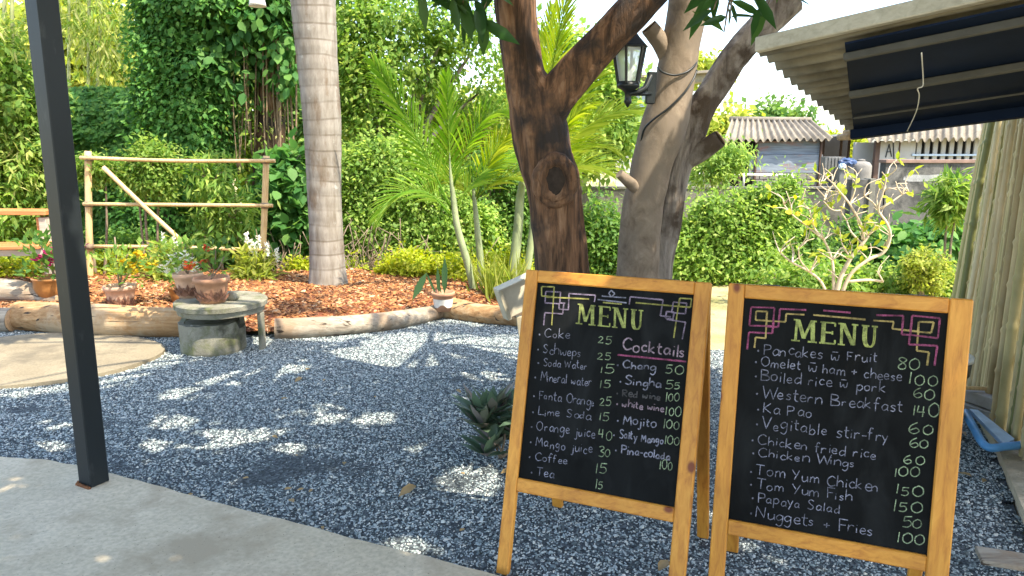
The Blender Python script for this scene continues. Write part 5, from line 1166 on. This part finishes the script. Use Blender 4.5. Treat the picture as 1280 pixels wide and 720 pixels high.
# (1, pts) = smooth stroke, (0, pts) = straight
G('A', .7, (0, [(0, 0), (.35, 1), (.7, 0)]), (0, [(.14, .38), (.56, .38)]))
G('B', .6, (0, [(.02, 0), (0, 1)]), (1, [(0, .98), (.42, .9), (.42, .62), (.06, .52), (.5, .42), (.52, .1), (0, .01)]))
G('C', .62, (1, [(.6, .84), (.36, 1), (.08, .75), (.03, .35), (.25, .02), (.62, .16)]))
G('F', .5, (0, [(.03, 0), (0, 1), (.5, .99)]), (0, [(0, .52), (.38, .54)]))
G('K', .6, (0, [(0, 0), (.02, 1)]), (0, [(.52, .95), (.04, .45), (.56, 0)]))
G('L', .48, (0, [(.03, 1), (0, .02), (.48, .04)]))
G('M', .75, (0, [(0, 0), (.1, 1), (.36, .35), (.64, 1), (.74, 0)]))
G('N', .62, (0, [(0, 0), (.04, 1), (.54, .03), (.6, 1)]))
G('O', .7, (1, [(.36, 1), (.06, .75), (.03, .3), (.33, 0), (.64, .28), (.62, .78), (.34, 1)]))
G('P', .55, (0, [(.02, 0), (0, 1)]), (1, [(0, .98), (.44, .92), (.46, .58), (.03, .46)]))
G('R', .55, (0, [(.02, 0), (0, 1)]), (1, [(0, .98), (.44, .92), (.44, .6), (.04, .5), (.3, .25), (.52, 0)]))
G('S', .52, (1, [(.48, .88), (.25, 1), (.05, .8), (.22, .55), (.46, .32), (.3, .02), (.0, .1)]))
G('T', .62, (0, [(0, 1), (.62, .97)]), (0, [(.31, .98), (.29, 0)]))
G('V', .6, (0, [(0, 1), (.28, 0), (.6, 1)]))
G('W', .9, (0, [(0, 1), (.2, 0), (.44, .8), (.66, 0), (.9, 1)]))
G('Y', .58, (0, [(0, 1), (.28, .5)]), (0, [(.58, 1), (.2, 0)]))
G('a', .46, (1, [(.4, .48), (.2, .55), (.02, .28), (.14, .02), (.38, .2), (.42, .5)]), (1, [(.41, .5), (.39, .15), (.46, 0)]))
G('b', .44, (0, [(.02, 1), (0, 0)]), (1, [(.02, .36), (.24, .55), (.42, .3), (.26, .02), (0, .08)]))
G('c', .4, (1, [(.38, .46), (.2, .55), (.02, .3), (.14, .02), (.4, .1)]))
G('d', .46, (1, [(.4, .46), (.2, .52), (.02, .26), (.14, .02), (.4, .2)]), (0, [(.42, 1), (.42, 0)]))
G('e', .42, (1, [(.03, .28), (.36, .32), (.32, .52), (.14, .54), (.02, .26), (.16, .02), (.42, .1)]))
G('f', .36, (1, [(.38, .92), (.24, 1), (.14, .75), (.12, -.1)]), (0, [(0, .52), (.32, .54)]))
G('g', .46, (1, [(.4, .48), (.2, .55), (.02, .3), (.16, .06), (.4, .25)]), (1, [(.42, .52), (.4, -.15), (.24, -.42), (.02, -.3)]))
G('h', .44, (0, [(.02, 1), (0, 0)]), (1, [(.01, .32), (.22, .54), (.4, .4), (.41, 0)]))
G('i', .14, (0, [(.07, .5), (.06, 0)]), (0, [(.08, .76), (.09, .82)]))
G('j', .26, (1, [(.2, .52), (.18, -.2), (.06, -.4), (-.06, -.3)]), (0, [(.21, .76), (.22, .82)]))
G('k', .42, (0, [(.02, 1), (0, 0)]), (0, [(.36, .55), (.03, .25), (.4, 0)]))
G('l', .14, (0, [(.08, 1), (.06, 0)]))
G('m', .66, (0, [(.02, .52), (0, 0)]), (1, [(.01, .34), (.17, .54), (.3, .4), (.31, 0)]), (1, [(.31, .34), (.48, .54), (.61, .38), (.62, 0)]))
G('n', .44, (0, [(.02, .52), (0, 0)]), (1, [(.01, .32), (.22, .54), (.4, .4), (.41, 0)]))
G('o', .44, (1, [(.22, .55), (.03, .4), (.06, .08), (.26, .0), (.42, .2), (.38, .48), (.2, .55)]))
G('p', .44, (0, [(.02, .52), (0, -.42)]), (1, [(.01, .38), (.24, .55), (.42, .3), (.24, .02), (0, .1)]))
G('r', .34, (0, [(.02, .52), (0, 0)]), (1, [(.01, .3), (.16, .52), (.34, .48)]))
G('s', .36, (1, [(.34, .48), (.16, .55), (.05, .4), (.3, .2), (.2, .01), (0, .06)]))
G('t', .34, (1, [(.14, .92), (.13, .15), (.32, .02)]), (0, [(0, .6), (.32, .62)]))
G('u', .44, (1, [(.02, .52), (.04, .1), (.2, 0), (.38, .2), (.4, .52)]), (0, [(.4, .52), (.43, 0)]))
G('v', .4, (0, [(0, .52), (.19, 0), (.4, .54)]))
G('w', .6, (1, [(.02, .52), (.08, .04), (.28, .32), (.34, .06), (.52, .1), (.58, .54)]))
G('y', .42, (0, [(0, .52), (.2, .05)]), (0, [(.42, .54), (.1, -.42)]))
G('~', .6, (1, [(.02, .52), (.08, .04), (.28, .32), (.34, .06), (.52, .1), (.58, .54)]), (0, [(.08, .78), (.5, .78)]))
G('+', .45, (0, [(0, .35), (.45, .36)]), (0, [(.23, .6), (.22, .1)])); G('-', .3, (0, [(0, .32), (.3, .33)])); G(' ', .34)
G('0', .56, (1, [(.3, 1), (.04, .7), (.05, .2), (.3, 0), (.54, .3), (.5, .8), (.28, 1)])); G('1', .16, (0, [(.1, 1), (.05, 0)]))
G('2', .52, (1, [(.04, .8), (.24, 1), (.44, .78), (.26, .4), (0, .04)]), (0, [(0, .04), (.52, .06)]))
G('3', .48, (1, [(.02, .9), (.28, 1), (.42, .78), (.16, .54), (.46, .32), (.3, .02), (0, .08)]))
G('4', .52, (0, [(.08, 1), (.0, .42), (.5, .44)]), (0, [(.42, .95), (.38, 0)]))
G('5', .5, (0, [(.48, 1), (.1, .98), (.06, .56)]), (1, [(.06, .56), (.34, .62), (.46, .3), (.28, .02), (0, .06)]))
G('6', .52, (1, [(.4, 1), (.1, .7), (.03, .25), (.25, 0), (.5, .22), (.36, .5), (.06, .3)])); G('8', .5, (1, [(.4, .88), (.2, 1), (.06, .8), (.4, .38), (.38, .06), (.12, .02), (.06, .3), (.42, .72), (.4, .9)]))
def ribbon(mb, pts, wd, o, n, off=.0016):
    """pts in photo pixels, laid on the board plane"""
    P = np.array([onplane(u, v, o-n*off, n) for u, v in pts]); T = np.gradient(P, axis=0); T /= np.linalg.norm(T, axis=1)[:, None]+1e-9; Sd = np.cross(T, n)
    h = wd/2*np.array([.85+.3*random.random() for _ in P])[:, None]; A = np.vstack([P+Sd*h, P-Sd*h]); m_ = len(P)
    mb.add(A, [(i, i+1, m_+i+1, m_+i) for i in range(m_-1)])
def text_px(s, x0, y0, x1, y1, cap, o, n, mb, wd=.0042, slant=.12, bullet=False):
    tot = sum(GL[c_][0]+.14 for c_ in s)-.14; kx = (x1-x0)/tot; x = 0; sl = (y1-y0)/(x1-x0)
    for ch in s:
        w_, stks = GL[ch]; jx, jy, js = random.gauss(0, .03), random.gauss(0, .06), random.gauss(1, .09)
        for sm, pts in stks:
            q = np.array(pts, float)
            if sm: q = spline(q, 5)
            else: q = np.vstack([np.linspace(q[i], q[i+1], 5)[:-1 if i < len(q)-2 else None] for i in range(len(q)-1)])
            q = q*js; px = x0+(x+q[:, 0]+jx)*kx-.0*q[:, 1]; py = y0+(px-x0)*sl-(q[:, 1]+jy)*cap; px = px+q[:, 1]*cap*slant*.6
            ribbon(mb, list(zip(px, py)), wd*random.uniform(.85, 1.15), o, n)
        x += w_+.14
    if bullet:
        bx_, by_ = x0-6.5, y0-cap*.35; a = np.linspace(0, 2*math.pi, 7); ribbon(mb, [(bx_+.5*math.cos(t_), by_+.5*math.sin(t_)) for t_ in a], .004, o, n)
def serif(mb, o, n, x0, y0, x1, y1, cap, wd):
    """MENU in outlined, chalk-filled serif capitals"""
    sl = (y1-y0)/(x1-x0); tot = 3.42; k = (x1-x0)/tot
    def T(x, y): px = x0+x*k+y*cap*.05; return (px, y0+(x*k)*sl-y*cap)
    def bar(a, b_, th):
        for e in np.linspace(-th/2, th/2, 3):
            a2, b2 = (a[0]+e, a[1]), (b_[0]+e, b_[1]); ribbon(mb, [T(*q) for q in np.linspace(a2, b2, 6)], wd, o, n, .0016+.0002*random.random())
    def hb(a, b_): ribbon(mb, [T(*q) for q in np.linspace(a, b_, 5)], wd*1.1, o, n, .002)
    bar((.16, 0), (.2, 1), .04); bar((.24, 1), (.5, .15), .1); bar((.5, .15), (.78, 1), .04); bar((.86, 0), (.82, 1), .11); hb((0, .02), (.34, .02)); hb((.66, .02), (1.02, .02)); hb((.06, .98), (.28, .98)); hb((.74, .98), (.98, .98))
    bar((1.26, 0), (1.26, 1), .11); hb((1.12, .98), (1.72, .98)); hb((1.12, .02), (1.74, .02)); hb((1.3, .52), (1.62, .52)); hb((1.72, .98), (1.72, .82)); hb((1.74, .02), (1.74, .2)); hb((1.62, .6), (1.62, .44))
    bar((2.0, 0), (1.98, 1), .05); bar((2.04, 1), (2.46, .03), .11); bar((2.5, .03), (2.5, 1), .05); hb((1.86, .02), (2.14, .02)); hb((1.84, .98), (2.08, .98)); hb((2.38, .98), (2.64, .98))
    q = spline([(2.92, 1), (2.92, .35), (3.0, .08), (3.12, .03), (3.24, .1), (3.3, .35), (3.3, 1)], 6)
    for e in (-.06, 0, .06): ribbon(mb, [T(a+(e if a < 3.1 else e*.3), b_) for a, b_ in q], wd, o, n, .0018)
    hb((2.78, .98), (3.08, .98)); hb((3.18, .98), (3.42, .98))
def orn(polys, scale, ox, oy, o, n, wd, mb):
    for pl in polys:
        pts = []
        for i in range(len(pl)-1): pts += [tuple(q) for q in np.linspace(pl[i], pl[i+1], 4)]
        for i in range(len(pl)-1): ribbon(mb, [(ox+a/scale, oy+b_/scale) for a, b_ in np.linspace(pl[i], pl[i+1], 5)], wd, o, n, .0015+.0003*random.random())
def board(label, x, y, z, yaw, lean, wI, hI, foot_len, back_ang, writing, sl, sr):
    u_ = np.array([math.cos(yaw), math.sin(yaw), 0]); nb = np.array([-math.sin(yaw), math.cos(yaw), 0])
    v_ = np.array([0, 0, 1])*math.cos(lean)+nb*math.sin(lean); nn = np.cross(u_, v_); nn = nn if np.dot(nn, nb) > 0 else -nn   # nn points away from the viewer
    o = np.array([x, y, z]); t = thing('menu_board', (o+u_*wI/2)*[1, 1, 0], label, 'menu board', 'chalk menu boards'); th = .028
    def rail(name, a, b_, wd, depth, mat, off=0):
        q = MB(); ax0 = unit(b_-a); q.box(((a+b_)/2)+nn*(depth/2+off), (np.linalg.norm(b_-a), wd, depth), ax=[ax0, np.cross(nn, ax0), nn])
        # own object axes along the rail so the grain follows it
        ob = q.build(name, mat, t); return ob
    tr_, br_ = .045, .05; L = o[2]/v_[2]
    rail('leg', o-u_*sl/2+v_*tr_, o-u_*sl/2-v_*(L-.0), sl, th, M['pine'], -.012)
    rail('leg', o+u_*(wI+sr/2)+v_*tr_, o+u_*(wI+sr/2)-v_*(L-.0), sr, th, M['pine'], -.012)
    rail('top_rail', o-u_*.0005+v_*tr_/2, o+u_*(wI+.0005)+v_*tr_/2, tr_, th, M['pine_side'], -.0105)
    rail('bottom_rail', o-v_*(hI+br_/2), o+u_*wI-v_*(hI+br_/2), br_, th, M['pine_side'], -.0105)
    MB().box(o+u_*wI/2-v_*hI/2+nn*.006, (wI+.01, hI+.01, .01), ax=[u_, v_, nn]).build('chalkboard', M['board'], t)
    bd = t.children[-1]
    for nm, mat, fn in writing:
        mbx = MB(); fn(mbx, o+nn*.0005, nn); ob = mbx.build(nm, M[mat]); ob.parent = bd; ob.location = (0, 0, 0)
    # back frame hinged at the top rail
    top = o+v_*(tr_-.01)+nn*(th-.008); vb = np.array([0, 0, 1])*math.cos(back_ang)-nb*math.sin(back_ang); nb2 = np.cross(u_, vb); nb2 = nb2 if np.dot(nb2, nb) > 0 else -nb2; LB = top[2]/vb[2]
    for e in (-sl/2+.004, wI+sr/2-.004):
        q = MB(); a, b_ = top+u_*e, top+u_*e-vb*LB; q.box((a+b_)/2+nb2*.012, (LB, .045, .024), ax=[unit(b_-a), np.cross(nb2, unit(b_-a)), nb2]); q.build('back_leg', M['pine'], t)
    a, b_ = top-vb*.58, top+u_*wI-vb*.58; q = MB(); q.bar(a+nb2*.012, b_+nb2*.012, .02, .045); q.build('back_rail', M['pine_side'], t)
    a, b_ = top-vb*.03, top+u_*wI-vb*.03; q = MB(); q.bar(a+nb2*.012, b_+nb2*.012, .02, .045); q.build('back_rail', M['pine_side'], t)
    for e in (.08, wI-.08):
        MB().box(o+u_*e+v_*(tr_+.001)+nn*.012, (.05, .003, .03), ax=[u_, v_, nn]).build('hinge', M['purlin'], t)
    return t
def W(mat, name, *lines, wd=.0042):
    def fn(mb, o, n):
        for ln in lines: text_px(*ln[:6], o, n, mb, wd, bullet=len(ln) > 6 and ln[6])
    return (name, mat, fn)
def OR(mat, polys, scale, ox, oy, wd):
    """one sub-part per corner: strokes sorted into left corner, middle and right corner"""
    xs = [q[0] for p in polys for q in p]; lo, hi = (400, 550) if scale > 3.7 else (410, 680); out = []
    sel = {0: [], 1: [], 2: []}
    for p in polys: m_ = sum(q[0] for q in p)/len(p); sel[0 if m_ < lo else 1 if m_ < hi else 2].append(p)
    for ps in sel.values():
        if ps: out.append(('chalk_ornament', mat, lambda mb, o, n, ps=ps: orn(ps, scale, ox, oy, o, n, wd, mb)))
    return out
def rect(*p): return list(p)+[p[0]]
T1 = True
wl = [('chalk_title', 'chalk_lime', lambda mb, o, n: serif(mb, o, n, 719.5, 404.5, 803, 413, 25, .0042))]
LZ = (3.788, 640, 330)
for q_ in (OR('chalk_yellow', [rect((140, 107), (200, 108), (196, 155), (140, 151)), [(160, 156), (365, 166)], [(200, 108), (188, 290)], rect((795, 162), (850, 165), (845, 205), (790, 201)), [(585, 183), (790, 201)], [(792, 165), (766, 350)], [(430, 182), (520, 190)]], *LZ, .005),
       OR('chalk_lilac', [rect((160, 130), (230, 133), (226, 188), (156, 184)), [(390, 180), (395, 148), (270, 140), (267, 217), (222, 213), (224, 184), (252, 186)], [(245, 190), (240, 236), (155, 231), (150, 290)], [(555, 192), (560, 155), (716, 170), (702, 245), (752, 250)], rect((764, 180), (828, 186), (821, 236), (756, 230)), rect((732, 225), (768, 228), (762, 262), (726, 256)), [(732, 262), (822, 276), (806, 356)]], *LZ, .005),
       OR('chalk_white', [rect((470, 125), (487, 140), (472, 156), (457, 139)), [(425, 152), (540, 160)], [(405, 168), (543, 184)], [(440, 184), (515, 190)]], *LZ, .0045)): wl += q_
L_items = [('Coke', 681, 422, 711.5, 423.5, 11), ('Schweps', 679, 441, 726.5, 446.5, 11.5), ('Soda Water', 679.5, 457, 733, 462, 9), ('Mineral water', 675.6, 475.5, 739, 483, 10.5), ('Fanta Orange', 674, 499, 743, 507.5, 11), ('Lime Soda', 672.7, 518.7, 738, 524.5, 9.5), ('Orange juice', 671, 538, 744, 547.5, 12), ('Mango juice', 670, 557, 740.5, 567.5, 12), ('Coffee', 668.5, 574.6, 709, 581, 9.5), ('Tea', 671, 594.5, 692.5, 597, 11)]
L_pr = [('25', 747, 429, 764, 430, 9.5), ('25', 746, 449.3, 763.5, 451.4, 9.5), ('15', 749.6, 466.2, 767, 467.3, 10.5), ('15', 749.6, 485, 763.5, 486.3, 10), ('25', 748.8, 507, 763, 508, 10), ('15', 748.4, 525, 760.5, 526.4, 10), ('40', 748.4, 549, 764.3, 549.6, 12), ('30', 748.4, 569.2, 763, 570.5, 11), ('15', 744, 590.6, 757.3, 592.2, 11.5), ('15', 744, 609.7, 755.7, 611.3, 12)]
for a in L_items: wl.append(W('chalk_white', 'chalk_line', a+(True,), wd=.0026))
L_pr += [('50', 832.2, 466, 852.5, 467.3, 10), ('55', 831.4, 485.2, 850.4, 486.3, 9.5), ('100', 832.2, 500.3, 848.5, 501.6, 10), ('100', 832.2, 518.8, 850, 520, 11), ('100', 829, 535.3, 848.6, 537, 10.5), ('100', 830.7, 555.5, 848, 557, 10), ('100', 824.3, 585.8, 840.3, 588.3, 11.5)]
for a in L_pr: wl.append(W('chalk_green', 'chalk_price', a, wd=.0028))
wl.append(('chalk_heading', 'chalk_rose', lambda mb, o, n: text_px('Cocktails', 778.6, 437, 856, 446.2, 14, o, n, mb, .005)))
wl.append(('chalk_underline', 'chalk_pink', lambda mb, o, n: ribbon(mb, [tuple(q) for q in np.linspace((772, 443.5), (857.8, 452), 10)], .006, o, n)))
for a in (('Chang', 778.6, 460, 819.5, 463.3, 9.5), ('Singha', 782, 480.5, 826, 484.4, 9.5), ('white wine', 778, 508.2, 829.5, 514.8, 8.5), ('Mojito', 778.7, 530, 819.6, 534.7, 11), ('Salty Mango', 774, 547.5, 829, 555.5, 10), ('Pina-colada', 776.4, 566.6, 838, 575.6, 10)): wl.append(W('chalk_white' if a[0] != 'white wine' else 'chalk_rose', 'chalk_line', a+(True,), wd=.004))
wl.append(W('chalk_faint', 'chalk_line', ('Red wine', 778, 495, 825, 500.3, 8.5, True), wd=.004))
board('menu board of drinks and cocktails, orange pine frame, left of the two', .095, 2.775, 1.045, -.418, .248, .576, .72, 0, .24, wl, .047, .055)
wr = [('chalk_title', 'chalk_lime', lambda mb, o, n: serif(mb, o, n, 989, 425.8, 1096, 435, 27, .0045))]
RZ = (3.6, 900, 350)
for q_ in (OR('chalk_pink', [rect((140, 122), (245, 125), (238, 208), (132, 205)), [(388, 135), (270, 130), (262, 212), (205, 208)], [(242, 190), (235, 240), (130, 235), (122, 312)], [(465, 137), (588, 147)], [(703, 158), (825, 161), (818, 245), (855, 247)], rect((865, 160), (990, 172), (980, 262), (857, 247)), [(862, 190), (850, 290), (978, 296), (965, 385)]], *RZ, .0055),
       OR('chalk_peach', [rect((163, 140), (212, 142), (208, 183), (160, 180)), [(380, 156), (298, 152), (295, 188), (210, 184)], [(212, 142), (205, 262), (160, 258), (155, 305)], [(420, 157), (655, 178)], [(690, 182), (782, 188), (775, 219), (890, 232)], rect((895, 188), (962, 190), (950, 238), (890, 233)), [(895, 190), (885, 318), (940, 325), (932, 385)]], *RZ, .0052)): wr += q_
for a in (('Pancakes ~ Fruit', 954.2, 443, 1097, 453.3, 13), ('Omelet ~ ham + cheese', 951.4, 457, 1126.4, 477.2, 12), ('Boiled rice ~ pork', 951.4, 475, 1105.6, 490.3, 13), ('Western Breakfast', 952.8, 497.2, 1127.8, 516, 14), ('Ka Pao', 954.2, 516.7, 1014.4, 522.2, 13), ('Vegitable stir-fry', 952.8, 535.3, 1110, 552, 14), ('Chicken fried rice', 947.2, 554.7, 1095.3, 574.2, 12), ('Chicken Wings', 948, 570.6, 1068.3, 584.4, 11), ('Tom Yum Chicken', 945.3, 594.4, 1097.2, 614.4, 13), ('Tom Yum Fish', 945.3, 610.3, 1064.7, 627, 12), ('Papaya Salad', 947.5, 627, 1049, 642.2, 12), ('Nuggets + Fries', 945.3, 646.4, 1091, 670, 13)):
    wr.append(W('chalk_white', 'chalk_line', a+(True,), wd=.0026))
for a in (('80', 1122, 460.5, 1149.4, 461.7, 14), ('100', 1136, 480.5, 1171.7, 482.8, 14), ('60', 1141, 497, 1167, 498.6, 12.5), ('140', 1141, 520, 1171.7, 522.2, 15), ('60', 1134.7, 541.7, 1166.7, 542.5, 14), ('60', 1136, 560.3, 1162, 561.7, 12), ('60', 1129.4, 579, 1157, 580.6, 12.5), ('100', 1117.5, 595, 1149, 596.4, 12), ('150', 1120, 617, 1153.6, 620.6, 12), ('150', 1116, 638, 1151.7, 641.4, 12.5), ('50', 1128, 658.3, 1153.6, 659.4, 12), ('100', 1121, 678.3, 1155.6, 680.6, 13)):
    wr.append(W('chalk_green', 'chalk_price', a, wd=.003))
board('menu board of meals with pink and yellow corner scrolls, right of the two', .746, 2.393, 1.064, -.398, .136, .575, .725, 0, .26, wr, .05, .06)
